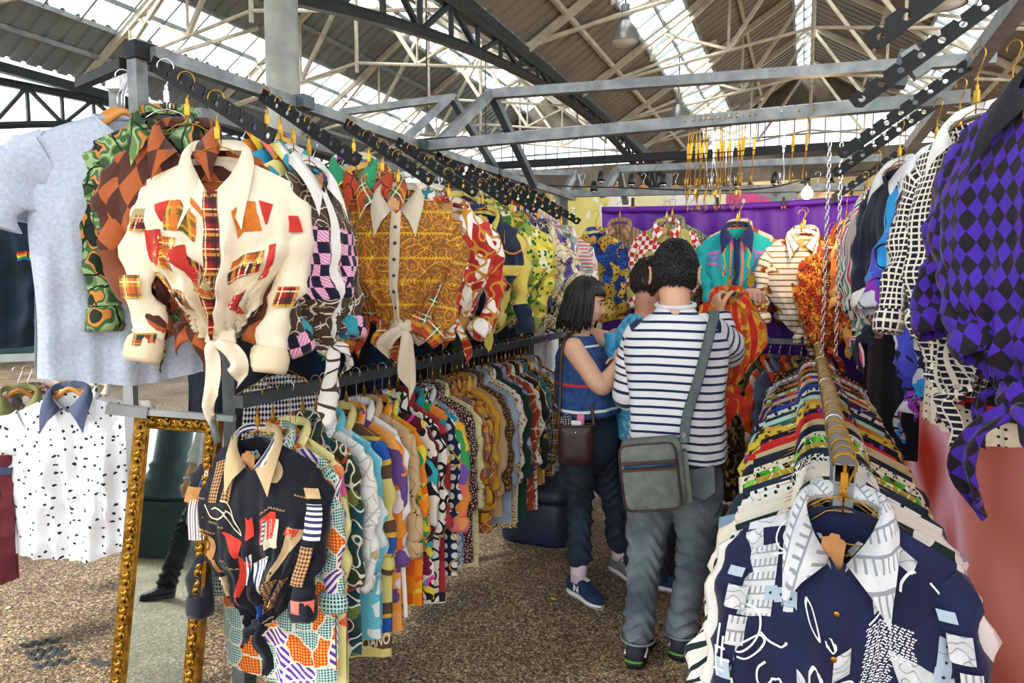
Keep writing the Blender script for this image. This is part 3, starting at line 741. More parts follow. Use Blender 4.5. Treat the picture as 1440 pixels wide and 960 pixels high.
hang_me = {}
def hanger(p, yaw, drop, kind, label, group, wsp=.17):
    key = (kind, round(drop, 3), wsp)
    if key not in hang_me:
        g = Geo(); zc = drop
        R_ = .021 if kind != 'wood' else .02
        arc = [(R_*cos(a), 0, zc+R_*sin(a)) for a in np.linspace(-.5, pi+.25, 14)]
        pth = [(0, 0, .0), (0, 0, .035), (0, 0, zc-.05), (.008, 0, zc-.034)]+arc
        g.tube(pth, .0018 if kind != 'wood' else .0019, 6, ref=(0, 1, 0))
        if kind == 'wood': hook = g.mesh('hook', True); hook.materials.append(M['chrome']); g = Geo()
        if kind == 'wood':
            P = spline([(-wsp*1.0, 0, -.112), (-wsp*.6, 0, -.070), (-.03, 0, -.010), (0, 0, .006), (.03, 0, -.010), (wsp*.6, 0, -.070), (wsp*1.0, 0, -.112)], 21)
            g.tube(P, np.stack([.008+.006*np.abs(np.linspace(-1, 1, 21)), .0045+0*np.linspace(0, 1, 21)], 1)*1.0, 10, ref=(0, 0, 1))
            bar = g.mesh('shoulder_bar', True); bar.materials.append(M['wood'])
            hang_me[key] = (bar, hook)
        else:
            sh = [(0, 0, .012), (.03, 0, .004), (wsp*.6, 0, -.045), (wsp, 0, -.082)]
            g.tube(sh, .0018, 5, ref=(0, 1, 0)); g.tube([(-a, b_, c) for a, b_, c in sh], .0018, 5, ref=(0, 1, 0)); g.tube([(-wsp, 0, -.082), (wsp, 0, -.082)], .0016, 5, ref=(0, 1, 0))
            wm = g.mesh('hanger_wire', True); wm.materials.append(M[kind])
            g = Geo(); g.box((0, 0, .045), (.013, .008, .03)); g.tube([(0, 0, .06), (0, 0, .075)], .0042, 8); cm = g.mesh('crimp'); cm.materials.append(M[kind])
            hang_me[key] = (wm, cm)
    a, c = hang_me[key]
    o = link('clothes_hanger', a, None, None, p, (0, 0, yaw)); tag(o, label, 'hanger', group)
    link('hook' if kind == 'wood' else 'crimp', c, None, o)
    return o
HL = {'gold': 'gold wire hanger with crimped hook ', 'chrome': 'silver wire hanger with hook ', 'wood': 'light wooden hanger with silver hook '}
def short(t):
    for e in (' on the low left rail', ' on the right clothes rail', ' hanging nearest', ' mostly', ' nearest on', ' at the far', ' on the purple', ' held up', ' at front of'): t = t.split(e)[0]
    ws = t.rstrip(',').split()[:10]
    while ws[-1] in ('and', 'with', 'the', 'of', 'a', 'in', 'by', 'at', 'on', 'to', 'behind', 'beside', 'between', 'whose', 'facing', 'next', 'under'): ws.pop()
    return ' '.join(ws).rstrip(',')
def hung(rail_pt, yaw, drop, hk, hplace, hgroup, **kw):
    p = Vector(rail_pt)-Vector((0, 0, drop)); kw.setdefault('seed', int(rng.integers(1e6)))
    s = garment(loc=p, yaw=yaw, **kw); s.h = hanger(p, yaw, drop, hk, {'gold': 'gold wire hanger holding the ', 'chrome': 'silver wire hanger holding the ', 'wood': 'wooden hanger holding the '}[hk]+short(kw['label']), hgroup); return s
# ------------------------------------------------------------------ fabrics of the shirts
V_, MX, ST, PL, NZ, RG, QU = (lambda s, c, w_=.05: ('vor', s, c, w_)), (lambda m, a, b: ('mix', m, a, b)), (lambda ax, p, c, pos=None: ('stripe', ax, p, c, pos) if pos else ('stripe', ax, p, c)), (lambda c, p: ('plaid', c, p)), (lambda s, c, d=1.0: ('noise', s, c, d)), (lambda s, c, k=3.0: ('rings', s, c, k)), (lambda s, c: ('quilt', s, c))
CR = '#e9dcc2'
plaid_red = PL(['#a8231f', '#1d1c2b', '#d8a93a', '#e8d9a8', '#1a2a1e'], .05)
plaid_green = PL(['#4d5a2c', '#b8341f', '#d9a531', '#e8e0c8', '#c9651f'], .06)
cream_patch = MX(('cell', 9.0, .20), MX(('cell', 16, .45), plaid_red, V_(14, ['#c8641f', '#b3251f', '#d0942c', '#8f9a58', '#c2302a'])), CR)
argyle_brown = MX(('argyle', .07, .11), '#a8572a', '#4d261b')
camo = MX(('edge', 7, .03), '#12190f', NZ(11, ['#2e4a2a', '#5f8147', '#93ad78', '#3c6138', '#c98239', '#1c2a1c']))
rope = MX(('or', ('line', 9, .018), ('line', 13, .012)), '#e8dcc4', '#4a3a2c')
pinkcheck = MX(('check', .03, .035), ST('d', .008, ['#e987b7', '#f6d3e2']), '#1a1c33')
rope2 = MX(('range', 'v', -.42, -.2), pinkcheck, rope)
paisley = MX(('line', 14, .016), '#e2b32c', MX(('band', 'v', .085, .13), MX(('dot', 50, .25), '#8a3a1c', '#cfa226'), RG(13, ['#8a5426', '#a8692f', '#c98a32', '#b5481e', '#5b6a2c', '#8f5a2b'], 3.4)))
redwhite = MX(('line', 10, .05), '#c98d31', V_(12, ['#b02a22', '#f0ebe0', '#c43a2c', '#f4efe4', '#a32620', '#eadfcb'], .1))
navyyel = MX(('range', 'u', -.07, .04), '#1f2c5c', MX(('band', 'v', .3, .16), '#dcc65c', '#18273f'))
yelgreen = MX(('blob', 17, .22), '#1f6b35', V_(15, ['#e6d75d', '#d8c44a', '#efe8b4', '#8ca044', '#e6d75d', '#c2a83c'], .06))
creamviolet = MX(('line', 17, .035), '#231f2c', V_(13, ['#e8d6ae', '#d9c594', '#5a4a8c', '#e8d6ae', '#f1e8d4', '#6a6d97'], .09))
bluegold = MX(('blob', 22, .2), '#15171f', V_(11, ['#1c3f86', '#c9a43a', '#25509c', '#b08a2c', '#1a3672', '#d8bd62'], .07))
gingham = MX(('cell', 10, .42), RG(20, ['#6d7a2f', '#e6dc9a', '#8a8f3c', '#c9b95e']), MX(('check', .03, .03), '#c22f2e', '#f2e7e2'))
teal = MX(('cell', 7, .10), V_(30, ['#e0bb38', '#c95aa0', '#7c5cc0', '#e3774f']), '#1fa7ad')
creamstripe = MX(('cell', 12, .25), V_(26, ['#b5792e', '#8a4a24', '#d9a94a', '#efe8d8']), ST('v', .035, ['#efe7d6', '#efe7d6', '#efe7d6', '#8f6a48']))
orangelace = MX(('line', 22, .06), '#3a2118', V_(24, ['#d96a1f', '#e88a2b', '#c24a1c', '#b53a20', '#e8a23c'], .08))
orangeband = MX(('band', 'u', .075, .45), ('tone', ['#c9281a', '#d8381c'], 9), V_(30, ['#e0942a', '#cf5a1e', '#d9481c', '#e8b03a'], .08))
orangered = MX(('or', ('band', 'u', .075, .05), ('and', ('band', 'u', .075, .50), ('or', ('band', 'u', .075, 0.0), ('range', 'u', 9, 10)))), '#e8a83a', orangeband)
purple_argyle = MX(('argyle', .034, .05), '#43229e', '#17131f')
bwcheck = MX(('or', ('band', 'u', .018, .30), ('band', 'v', .018, .30)), '#e8e2d2', '#17182b')
bluepanel = MX(('line', 5, .02), '#16182a', V_(5.0, ['#2a86d8', '#3a3fb0', '#8c2fb0', '#c9ccd6', '#2a9ae0', '#4a50c8'], .1))
patch_quilt = MX(('edge', 9, .04), '#e9dfc8', MX(('cell', 9, .30), ST('d', .02, ['#5b2f9c', '#efe6d2']), MX(('cell', 9, .62), MX(('dot', 60, .3), '#e9c04a', '#d8481c'), MX(('dot', 70, .35), '#204a4a', '#bfe0da'))))
black_print = NZ(5, ['#12151f', '#141824'])
navy_pisa = ('tone', ['#121838', '#192149'], 6.0)
W_ = '#efece4'
def scr(base, ink, s=22, w_=.02): return MX(('line', s, w_), ink, base)

# black left-rail hero shirts first, then the packed row, front to back: (what it looks like, fabric, extra)
L_ROW = [
 ('quilted patchwork shirt in orange, violet and mint', patch_quilt, dict(L=.86, knot=False, cuff=True)),
 ('pale yellow shirt with coral, lilac and green scraps', MX(('cell', 8, .17), V_(16, ['#ef6c4a', '#a08cd0', '#58b84a', '#e25a9a', '#f08a5a']), scr('#ece39a', '#b8a860', 7, .004)), dict(L=.92)),
 ('dark teal and rust leaf print shirt', MX(('line', 14, .05), '#e8e0c8', V_(12, ['#1d4a52', '#a84a26', '#2c3a2a', '#6a7a3c', '#163a40'])), {}),
 ('grey white shirt with criss-cross line print', MX(('or', ('edge', 11, .035), ('band', 'd', .11, .06)), '#b9bdb8', MX(('cell', 20, .05), '#b8a06a', '#e6e7e2')), dict(L=.8)),
 ('sky blue shirt with white collar edge', MX(('cell', 12, .3), '#e9f2f4', '#6cc6dc'), {}),
 ('olive, brown and royal blue panel print shirt', ('stripe', 'v', .34, ['#d8cc7c', '#5f4636', '#d6b03a', '#2456a8', '#d6b03a', '#5f4636', '#d8cc7c'], [0, .34, .48, .53, .7, .75, .88]), dict(L=.95)),
 ('orange shirt with violet and white brush marks', V_(9, ['#ef8a2c', '#f19a3c', '#e9dfe4', '#6a4a8c', '#ef7a24', '#f3a95a'], .12), dict(L=.88)),
 ('plain white shirt with hanging cuff', 'tone_white', dict(L=.84)),
 ('tan shirt with fine black line figures', scr('#cfae82', '#1e1a16', 9, .008), dict(L=.86)),
 ('bright orange shirt with green and yellow squares', MX(('check', .05, .07), V_(16, ['#e8641c', '#f0a21e', '#2f9a5a', '#e9d23a']), '#f08a1e'), {}),
 ('maroon shirt crossed by pink and turquoise ribbons', MX(('line', 6, .07), V_(9, ['#e0449a', '#39b0c0', '#e8d34a']), V_(8, ['#5c1a30', '#7a2240', '#1e1a20', '#f0e9dc'], .14)), dict(L=.86)),
 ('white shirt with black baroque scrolls', scr('#efe9dc', '#191617', 13, .085), dict(L=.9)),
 ('crimson tapestry print shirt with gold borders', ('stripe', 'v', .36, ['#8e1f2c', '#c9a04a', '#efe6d2', '#2a1a1c', '#a82f38'], [0, .3, .38, .5, .62]), dict(L=.92)),
 ('bright turquoise, orange and violet flower shirt', V_(9, ['#2aa6b8', '#ef8f3a', '#7d55b0', '#e9c53a', '#3aa05a', '#ea6f62', '#1f8aa8'], .08), dict(ws=.235, L=.8, sleeve_spec=V_(9, ['#e9c53a', '#ef8f3a', '#7d55b0', '#3aa05a', '#ea6f62', '#e9b43a']), cuff_spec=V_(20, ['#ee7d86', '#ef9a5a', '#2aa6b8']))),
 ('navy shirt with white spots and gold chain', MX(('line', 6, .02), '#d6a92c', MX(('dot', 15, .33), '#eeeae0', '#16294a')), {}),
 ('pale blue shirt with mauve feather drawing', scr(MX(('cell', 9, .4), '#9cbcd2', '#d9d2d0'), '#5d4a58', 15, .035), dict(L=.82)),
 ('wine red shirt with small cream specks', MX(('dot', 60, .25, .8), '#e3d4c0', '#4a1d2c'), {}),
 ('pale straw shirt with black curl print', scr('#d9d39a', '#3a3a26', 12, .012), dict(L=.88)),
 ('rust and slate plaid shirt', PL(['#b5622c', '#5a5f78', '#d89a3a', '#7a2f1c'], .08), {}),
 ('mustard shirt with brown window panes', MX(('or', ('band', 'u', .06, .2), ('band', 'v', .08, .16)), '#6b3a1c', '#c99a1e'), dict(L=.7)),
 ('terracotta shirt with diamond lattice lines', MX(('or', ('band', 'd', .035, .09), ('band', 'e', .035, .09)), '#e6c48c', '#a55a30'), dict(L=.76)),
 ('golden yellow shirt with plain yoke', ('tone', ['#d99a20', '#e8b23a'], 8), dict(L=.66)),
 ('plain beige corduroy shirt', ST('u', .008, ['#c8a77c', '#b8946a']), dict(L=.72)),
 ('chocolate brown shirt with gilt specks', MX(('dot', 40, .25, .7), '#b08a3c', '#4d3426'), {}),
 ('slate blue shirt with faint cloud pattern', ('tone', ['#7f91aa', '#a5b3c6'], 6), dict(L=.8)),
 ('cream shirt with gold and black medallions', RG(7, ['#e9dfc6', '#c79b3c', '#2a241c', '#e9dfc6', '#b98a30'], 4.0), {}),
 ('white shirt scattered with rust flower sprigs', MX(('blob', 20, .2), '#b5552c', '#efe9dc'), {}),
 ('bottle green shirt with dark yoke', ('tone', ['#12332c', '#1b4238'], 5), dict(L=.85)),
 ('lavender grey shirt with violet squares', MX(('check', .05, .05), '#8c86b0', '#c4c2d4'), {}),
 ('brick red shirt with cream vine drawing', scr('#a8422c', '#e6d3b0', 10, .03), {}),
 ('ivory shirt with navy anchor-like marks', MX(('blob', 24, .18), '#24305c', '#ebe4d2'), {}),
 ('charcoal shirt with ochre leaf print', MX(('cell', 16, .25), '#bf8f35', '#26282c'), {}),
 ('peach shirt with white clouds', MX(('noise', 9, .48), '#f2e6da', '#e3a078'), {}),
 ('teal blue shirt with cream fern lines', scr('#1f6f7c', '#e0dcc4', 15, .02), {}),
 ('brown plaid shirt near the far end', PL(['#6d4a30', '#2a1d18', '#c99a5a', '#e2cfa8'], .06), {}),
 ('sand coloured shirt with orange tiger stripes', scr('#dcc08c', '#c9692a', 8, .05), {}),
 ('white shirt with blue check lines', PL([W_, '#6d8fc0', '#3a5a94'], .05), {}),
 ('dark plum shirt with gold paisley', RG(12, ['#3a1c34', '#5a2a4c', '#b9923c', '#3a1c34'], 3), {}),
]
R_ROW = [
 ('plain white blouse with soft collar', 'tone_white', dict(L=.8)),
 ('bottle green shirt with big white spots', MX(('dot', 9, .32, .5), '#e6e6dc', '#15302e'), dict(L=.85, ws=.215, W=.24, arm_in=(-.075, -.03), fwd=.03, sleeve_spec=ST('d', .03, ['#14282a', '#e4e6df', '#e4e6df']))),
 ('ivory blouse with smooth yoke', ('tone', ['#e6ddc8', '#efe8d8'], 4), {}),
 ('pale shirt with blue grey rose print', MX(('noise', 12, .42), '#7f97b2', '#e9e4da'), {}),
 ('white shirt with small black stars', MX(('dot', 26, .2, .9), '#15171c', '#efeee8'), dict(collar_spec=scr('#15171c', '#eeeee8', 60, .12))),
 ('dark slate shirt with wide collar', ('tone', ['#1c2a36', '#243442'], 5), dict(ws=.215)),
 ('olive gold shirt with curling leaf print', scr('#b8a33a', '#efe6b0', 18, .05), {}),
 ('green, black and white zigzag shirt', MX(('argyle', .04, .05), V_(20, ['#3fae2c', '#78cc3a', '#2c8a2a']), MX(('band', 'd', .03, .4), '#eef0e6', '#14181a')), {}),
 ('cream shirt with tiny navy sprigs', MX(('dot', 45, .22, .9), '#2a3050', '#e8ddc0'), {}),
 ('deep navy shirt with plain shoulders', ('tone', ['#121a2c', '#1a243a'], 5), dict(ws=.215)),
 ('camel coloured plain shirt', ('tone', ['#c8ab7c', '#d6bc90'], 5), {}),
 ('scarlet shirt with plain shoulders', ('tone', ['#b81c20', '#cc2a2a'], 5), {}),
 ('black shirt with magenta and violet blooms', MX(('blob', 16, .22), V_(30, ['#b02a8c', '#6a3ab0', '#d8b83a']), '#141420'), {}),
 ('lemon yellow shirt with brown flowers', MX(('blob', 20, .24), '#7a4a1e', '#dcc43c'), {}),
 ('burnt orange and teal scenery print shirt', V_(10, ['#c9692a', '#1f6a6c', '#d9a24a', '#3a2a20', '#c98a3a'], .1), {}),
 ('mint green plain shirt', ('tone', ['#a9d2c2', '#bfe0d2'], 5), {}),
 ('dark petrol shirt with faded shoulders', ('tone', ['#13292e', '#1c3a40'], 5), dict(ws=.215)),
 ('white shirt with black polka dots', MX(('dot', 24, .27), '#121318', '#f0eee6'), {}),
 ('cobalt blue plain shirt', ('tone', ['#22408c', '#2c4fa4'], 5), {}),
 ('navy and wine tartan shirt', PL(['#1c2350', '#7a1f2c', '#2a3a6c', '#c9b48a'], .06), {}),
 ('oatmeal shirt with brown side seam', ('tone', ['#d6c3a2', '#e2d2b4'], 5), {}),
 ('red orange shirt with violet squares', MX(('check', .04, .04), '#5a2f8c', '#dc4a1c'), {}),
 ('lime and white leaf print shirt', MX(('noise', 14, .5), '#9ac43a', '#eef0da'), {}),
 ('black shirt with grey hairlines', ST('u', .02, ['#15161a', '#15161a', '#15161a', '#6a6c72']), {}),
 ('tan and orange camel print shirt', V_(10, ['#d9a55a', '#c9742c', '#e6c890', '#7a4a24'], .1), {}),
 ('dark green tartan shirt', PL(['#17352a', '#101c22', '#a82c2a', '#d8c05a'], .07), {}),
 ('pink and grey marbled shirt', MX(('noise', 8, .5), '#d9a0b0', '#9a98a0'), {}),
 ('white and sky striped shirt', ST('u', .03, [W_, W_, '#7fb0d8']), {}),
 ('rust brown plain shirt', ('tone', ['#8a4524', '#9c5430'], 5), {}),
 ('black shirt with white scribbles', scr('#14151a', '#e9e8e2', 15, .03), {}),
 ('violet and black marbled shirt', MX(('noise', 9, .5), '#5a34a0', '#17151f'), {}),
 ('mustard and black abstract shirt', MX(('noise', 10, .45), '#c99a2a', '#1a1814'), {}),
]
for rr in (L_ROW, R_ROW):
    for i, (a, s_, o_) in enumerate(rr):
        if s_ == 'tone_white': rr[i] = (a, ('tone', ['#e6e4de', '#f2f1ec'], 5.0), o_)

# ------------------------------------------------------------------ clothes on the low left rail
y = 1.70
hero_black = hung((TX, y, RAILZ), radians(12), .14, 'gold', 'holding the black printed shirt at the rail end', None, label='black tie-front shirt printed with hat, ties and shirts, nearest on low left rail', spec=black_print, seed=3,
    L=.62, ws=.205, W=.235, D=.075, knot=True, neck=.11, A=.016, arm_in=(.02, .035), fwd=.05, res=(61, 56), collar_spec=MX(('cell', 9, .45), ST('v', .016, ['#2a3a6a', '#e4dfd2']), '#c9ae84'), tagc='card', cuff_spec='#151926', csize=1.05)
y += .075
hl = 0
for i, (d, s_, o_) in enumerate(L_ROW):
    kw = dict(L=.84, D=.034, flat=.024, A=.009, res=(17, 18), W=.225); kw.update(o_)
    if 'knot' not in kw and i % 5 == 3: kw['knot'] = True; kw['L'] *= .85
    yw = radians(6 if i == 0 else rng.uniform(-6, 9)); dz = rng.uniform(-.012, .012)
    if i == 13: yw = radians(14)
    if i == 0: kw['cuff_spec'] = MX(('dot', 70, .35), '#204a4a', '#bfe0da')
    kw.setdefault('ws', .2+rng.uniform(-.012, .015))
    hung((TX+rng.uniform(-.006, .006), y, RAILZ), yw, .14+dz*.5, 'chrome' if i % 9 == 4 else 'wood' if i % 3 == 1 else 'gold', 'crowded on the low left clothes rail', 'hangers on the low left rail', label=d+' on the low left rail', spec=s_, seed=200+i, tagc=None, **kw)
    y += .062 if i > 1 else .075

# ------------------------------------------------------------------ clothes on the right rail
hero_navy = hung((RRX, 1.455, RAILZ), radians(-9), .075, 'gold', 'holding the navy tower print shirt', None, label='navy shirt printed with leaning tower and white scribbles, at front of the right rail', spec=navy_pisa, seed=11,
    L=.74, ws=.19, W=.215, D=.07, neck=.12, A=.017, res=(61, 56), tagc='card', buttons='gold', collar_spec='#cfd2d6', csize=1.15, cspread=.7, flat=.04, arm_in=(0, 0))
y = 1.53
for i, (d, s_, o_) in enumerate(R_ROW):
    kw = dict(L=.8, D=.034, flat=.024, A=.008, res=(17, 16), W=.225); kw.update(o_)
    kw.setdefault('ws', .205+rng.uniform(-.015, .018))
    hung((RRX+rng.uniform(-.006, .006), y, RAILZ), radians(rng.uniform(-6, 3)), .105, 'gold' if i % 8 != 5 else 'chrome', 'crowded on the right clothes rail', 'hangers on the right clothes rail', label=d+' on the right clothes rail', spec=s_, seed=500+i, **kw)
    y += .072 if i < 8 else .1
for i in range(26):
    yy = 1.47+i*.125
    hanger(Vector((RRX, yy, RAILZ-.105)), radians(rng.uniform(-8, 8)), .105, 'gold', 'gold wire hanger with crimped hook crowded on the right clothes rail', 'hangers on the right clothes rail', .15)

# ------------------------------------------------------------------ clothes on the left display arms
def on_arm(a, t): return a[0].lerp(a[1], t)+Vector((0, 0, .012))
UP = 'hangers on the left display arms'
def arm_shirt(arms, k, t, yaw, d, s_, hk='gold', drop=.125, grp=UP, where='on a left display arm', **o_):
    kw = dict(L=.6, D=.06, A=.016, knot=True, ws=.19, W=.22, res=(37, 34), arm_in=(.03, .03), fwd=.04); kw.update(o_); kw['L'] -= .12 if k < 4 else .16
    return hung(on_arm(arms[k], t), radians(yaw), drop, hk, where, grp, label=d, spec=s_, **kw)
def LS(*a, **k): return arm_shirt(LA, *a, **k)
LS(0, .12, 34, 'green camouflage print shirt with rolled cuff behind the brown argyle shirt', camo, 'chrome', L=.66, seed=21)
LS(0, .3, 32, 'brown argyle shirt between the camouflage and the cream patchwork shirts', argyle_brown, L=.64, seed=22, sleeve_spec=MX(('range', 'v', -.9, -.32), '#7a4226', argyle_brown))
hero_cream = LS(0, .55, 28, 'cream tie-front shirt scattered with red and tartan patches', CR, drop=.135, seed=23, L=.61, A=.018, ws=.185, W=.205, D=.085, res=(61, 56), collar_spec=CR, placket=plaid_red, neck=.13, csize=1.2, cspread=.4, sleeve_spec=CR, cuff_spec='#d9c9a8', ksc=1.25)
LS(1, .06, 88, 'red, orange and blue scarf print shirt behind the brown rope shirt', V_(12, ['#c22a24', '#e88a2a', '#1f6a7c', '#e2c23a', '#a81f2a', '#2a3a6a'], .1), seed=31)
LS(1, .2, 92, 'green, coral and white leaf print shirt next to the brown rope shirt', V_(8, ['#1f9a64', '#e97a6c', '#efeee6', '#2a9ac4', '#1f9a64', '#e9b84a'], .1), seed=32, L=.64)
LS(1, .34, 94, 'multicoloured parrot print shirt between green leaf and brown rope shirts', V_(11, ['#5c4a8c', '#e9df8a', '#3aa0b0', '#d8572c', '#f0ebe0'], .1), seed=33)
hero_rope = LS(1, .5, 96, 'brown tie-front shirt with cream rope drawing, pink check band and white collar', rope2, seed=34, L=.68, D=.075, collar_spec='#f1eee8', placket='#f1eee8', knot_spec=MX(('line', 14, .06), '#4a3a2c', '#e9e6e0'), csize=1.2, sleeve_spec=rope, cuff_spec=pinkcheck, ksc=1.4, tagc='card')
LS(2, .10, 30, 'purple and lime shirt behind the orange window pane shirt', V_(14, ['#d6d05a', '#7a3a9c', '#2a9a6a', '#e8e2c0']), seed=41)
LS(2, .28, 26, 'orange and tan window pane print shirt behind the ochre paisley one', MX(('edge', 12, .03), '#2a1a14', V_(12, ['#c9672c', '#e2b46a', '#b5421f', '#dca24a'])), seed=42, L=.66)
LS(2, .44, 24, 'green and red tartan shirt whose sleeve shows beside the ochre paisley one', plaid_green, seed=43, L=.66, ws=.205)
hero_paisley = LS(2, .62, 22, 'ochre paisley tie-front shirt with stone collar and price tag', paisley, seed=44, L=.62, D=.085, ws=.195, collar_spec='#cdbfa8', placket='#cdbfa8', buttons='dark', tagc='card_pale', csize=1.25, cspread=.3, sleeve_spec=paisley, cuff_spec=plaid_green, knot_spec='#cdbfa8', ksc=1.4)
LS(3, .2, 40, 'white shirt with teal trims behind the red and white one', MX(('line', 9, .03), '#2a8a8c', '#efece4'), seed=51)
LS(3, .42, 42, 'cream and wine scarf print shirt behind the red and white one', V_(10, ['#8a1f2c', '#efe4cc', '#b98a4a', '#efe4cc']), seed=52)
LS(3, .66, 44, 'red and white tie-front shirt with gold chain print', redwhite, seed=53, L=.62, tagc='card_pale')
LS(4, .16, 50, 'dark navy shirt with one hanging sleeve behind navy and yellow', ('tone', ['#121d30', '#1a2940'], 5), seed=61)
LS(4, .38, 52, 'tan shirt with black tile border beside navy and yellow shirt', MX(('range', 'v', -.25, -.12), MX(('check', .03, .03), '#1a1a1a', '#d8c08a'), '#d9c46a'), seed=62)
LS(4, .64, 54, 'navy and yellow tie-front shirt with orange piping', MX(('line', 3.5, .015), '#d8862a', navyyel), seed=63, L=.62, knot_spec='#dcc65c', tagc='card_pale', sleeve_spec=MX(('range', 'v', -.42, -.1), '#dcc65c', '#18273f'))
LS(5, .15, 46, 'pale yellow shirt with grey checks behind yellow and green', MX(('check', .025, .025), '#8a8f86', '#e9e3a0'), seed=71)
LS(5, .38, 44, 'green banana leaf shirt next to the yellow and green shirt', MX(('noise', 12, .5), '#2f7a3a', '#dcd35e'), seed=72)
LS(5, .64, 40, 'yellow and green print tie-front shirt', yelgreen, seed=73, L=.62)
LS(6, .16, 46, 'red topped cream shirt behind the violet scroll shirt', MX(('range', 'v', -.15, .2), '#b5402c', '#e8d9bc'), seed=81)
LS(6, .40, 44, 'navy and cream mosaic shirt beside the violet scroll shirt', MX(('check', .02, .03), '#24365c', '#e4d6b4'), seed=83)
LS(6, .66, 40, 'cream shirt with violet scrolls and black lines', creamviolet, seed=82, L=.64)
LS(7, .2, 46, 'rose sprigged white shirt behind the pink ribbon stripe shirt', MX(('blob', 26, .22), '#c96a72', '#ece2dc'), seed=93)
LS(7, .45, 44, 'pale mauve striped shirt at the far end of left arms', ST('u', .03, ['#d9c4d0', '#efe9ea', '#b79ab0']), seed=92)
LS(7, .7, 42, 'pink, green and white ribbon stripe shirt last on the left arms', MX(('cell', 16, .5), ST('v', .022, ['#e58fa8', '#efe6e2', '#4aa06a', '#d86a8a']), V_(18, ['#e2cfc4', '#c9a0a4', '#efe6e2', '#8fae94'])), seed=91, L=.64)
# dark jackets and jeans on the back row behind the left display arms
DJ = [('#16202c', '#1d2a3a'), ('#1c2f4c', '#27406a'), ('#14181e', '#1e242c'), ('#223a5c', '#2c4a74'), ('#171c28', '#20283a'), ('#1a2636', '#26364c')]
for i in range(13):
    yy = 2.0+i*.2; n_ = ['black denim', 'indigo denim', 'charcoal', 'mid blue denim', 'blue black', 'washed navy'][i % 6]
    hung((TX-.32, yy, TZ-.05), radians(35+rng.uniform(-8, 8)), .16, 'wood', 'on the back row behind the left display arms', 'wooden hangers on the back row', label=n_+' jacket, '+['first', 'second', 'third', 'fourth', 'fifth', 'sixth', 'seventh', 'eighth', 'ninth', 'tenth', 'eleventh', 'twelfth', 'thirteenth'][i]+' from the left post in the shaded back row', kind='jacket', cat='jacket', spec=('tone', list(DJ[i % 6]), 20), seed=900+i,
         L=.98, W=.22, D=.05, res=(13, 14), sleeve='long', group='dark jackets in the back row')
for i, (yy, n_) in enumerate([(4.6, 'plain white'), (4.78, 'cream white'), (4.95, 'bluish white')]):
    hung((TX-.32, min(yy, 4.93), TZ-.05), radians(40), .16, 'wood', 'at the far end of the back row', 'wooden hangers on the back row', label=n_+' long shirt at the far end of the back row behind the left arms', cat='shirt', spec=('tone', ['#dfe2e8', '#eef0f2'] if i != 1 else ['#e6e0d2', '#f0ece2'], 6), seed=930+i, L=1.12, W=.23, D=.05, res=(13, 14))
# ------------------------------------------------------------------ clothes on the right display arms
UR = 'hangers on the right display arms'
def RS(px, py, dist, yaw, d, s_, hk='gold', **o_):
    kw = dict(L=.6, D=.06, A=.016, knot=True, ws=.19, W=.22, res=(37, 34), arm_in=(.03, .03), fwd=.04); kw.update(o_); dr = kw.pop('drop', .15)
    return hung(at(px, py, D=dist)+Vector((0, 0, dr)), radians(yaw), dr, hk, 'on a right display arm', UR, label=d, spec=s_, **kw)
hero_argyle = RS(1488, 92, 1.38, -48, 'large purple and black argyle tie-front shirt near the tarpaulin', purple_argyle, seed=101, L=.68, ws=.205, W=.24, D=.08, A=.011, res=(45, 40), collar_spec='#14131c', csize=1.6, drop=.16, tagc='card', ksc=1.7)
RS(1452, 130, 1.55, -50, 'second purple argyle shirt whose rolled sleeve hangs beside the first', purple_argyle, seed=102, L=.66, drop=.2)
RS(1372, 160, 1.8, -55, 'black and white window check shirt with big rolled cuff', bwcheck, seed=103, L=.74, drop=.15, collar_spec='#e6e6e2', knot_spec=bwcheck)
RS(1420, 175, 1.85, -50, 'cream shirt with black polka dots whose tail hangs by the tarpaulin', MX(('dot', 26, .16), '#17171c', '#e6dcc4'), seed=104, L=.86, knot=False, drop=.2)
RS(1462, 150, 1.75, -45, 'red and black check shirt hanging by the tarpaulin edge', MX(('check', .06, .06), '#b81f34', '#1a1518'), seed=105, L=.8, knot=False, drop=.2)
RS(1348, 190, 2.1, -58, 'navy shirt with white bubbles behind the black and white check shirt', MX(('dot', 12, .34, .5), '#e3e2dc', '#1b2440'), seed=106, drop=.15)
RS(1316, 210, 2.35, -60, 'blue, violet and white panel shirt hanging on the right side', bluepanel, seed=107, L=.86, drop=.15, collar_spec='#dfe0e4')
RS(1264, 230, 2.7, -60, 'dark navy sleeve shirt with white collar beyond the blue panel shirt', ('tone', ['#161c30', '#20283e'], 5), seed=108, L=.66, drop=.15, collar_spec='#dcdcdc', cuff_spec='#e6e3dc')
RS(1232, 268, 3.1, -60, 'pink, white and green striped shirt beyond the navy one', ST('u', .05, ['#e8e2dc', '#d8457a', '#e8e2dc', '#2a2f4c', '#e8e2dc', '#5aa06a']), seed=109, L=.66, drop=.16)
RS(1216, 290, 3.6, -60, 'orange and brown desert print shirt by the far right arm', V_(9, ['#d8782a', '#a8561f', '#e2a85a', '#6a3a1c'], .1), seed=110, L=.62, drop=.16)
RS(1190, 315, 4.1, -50, 'orange lace print blouse at the tip of the far right arm', orangelace, seed=111, L=.66, drop=.2, ws=.16, W=.17)

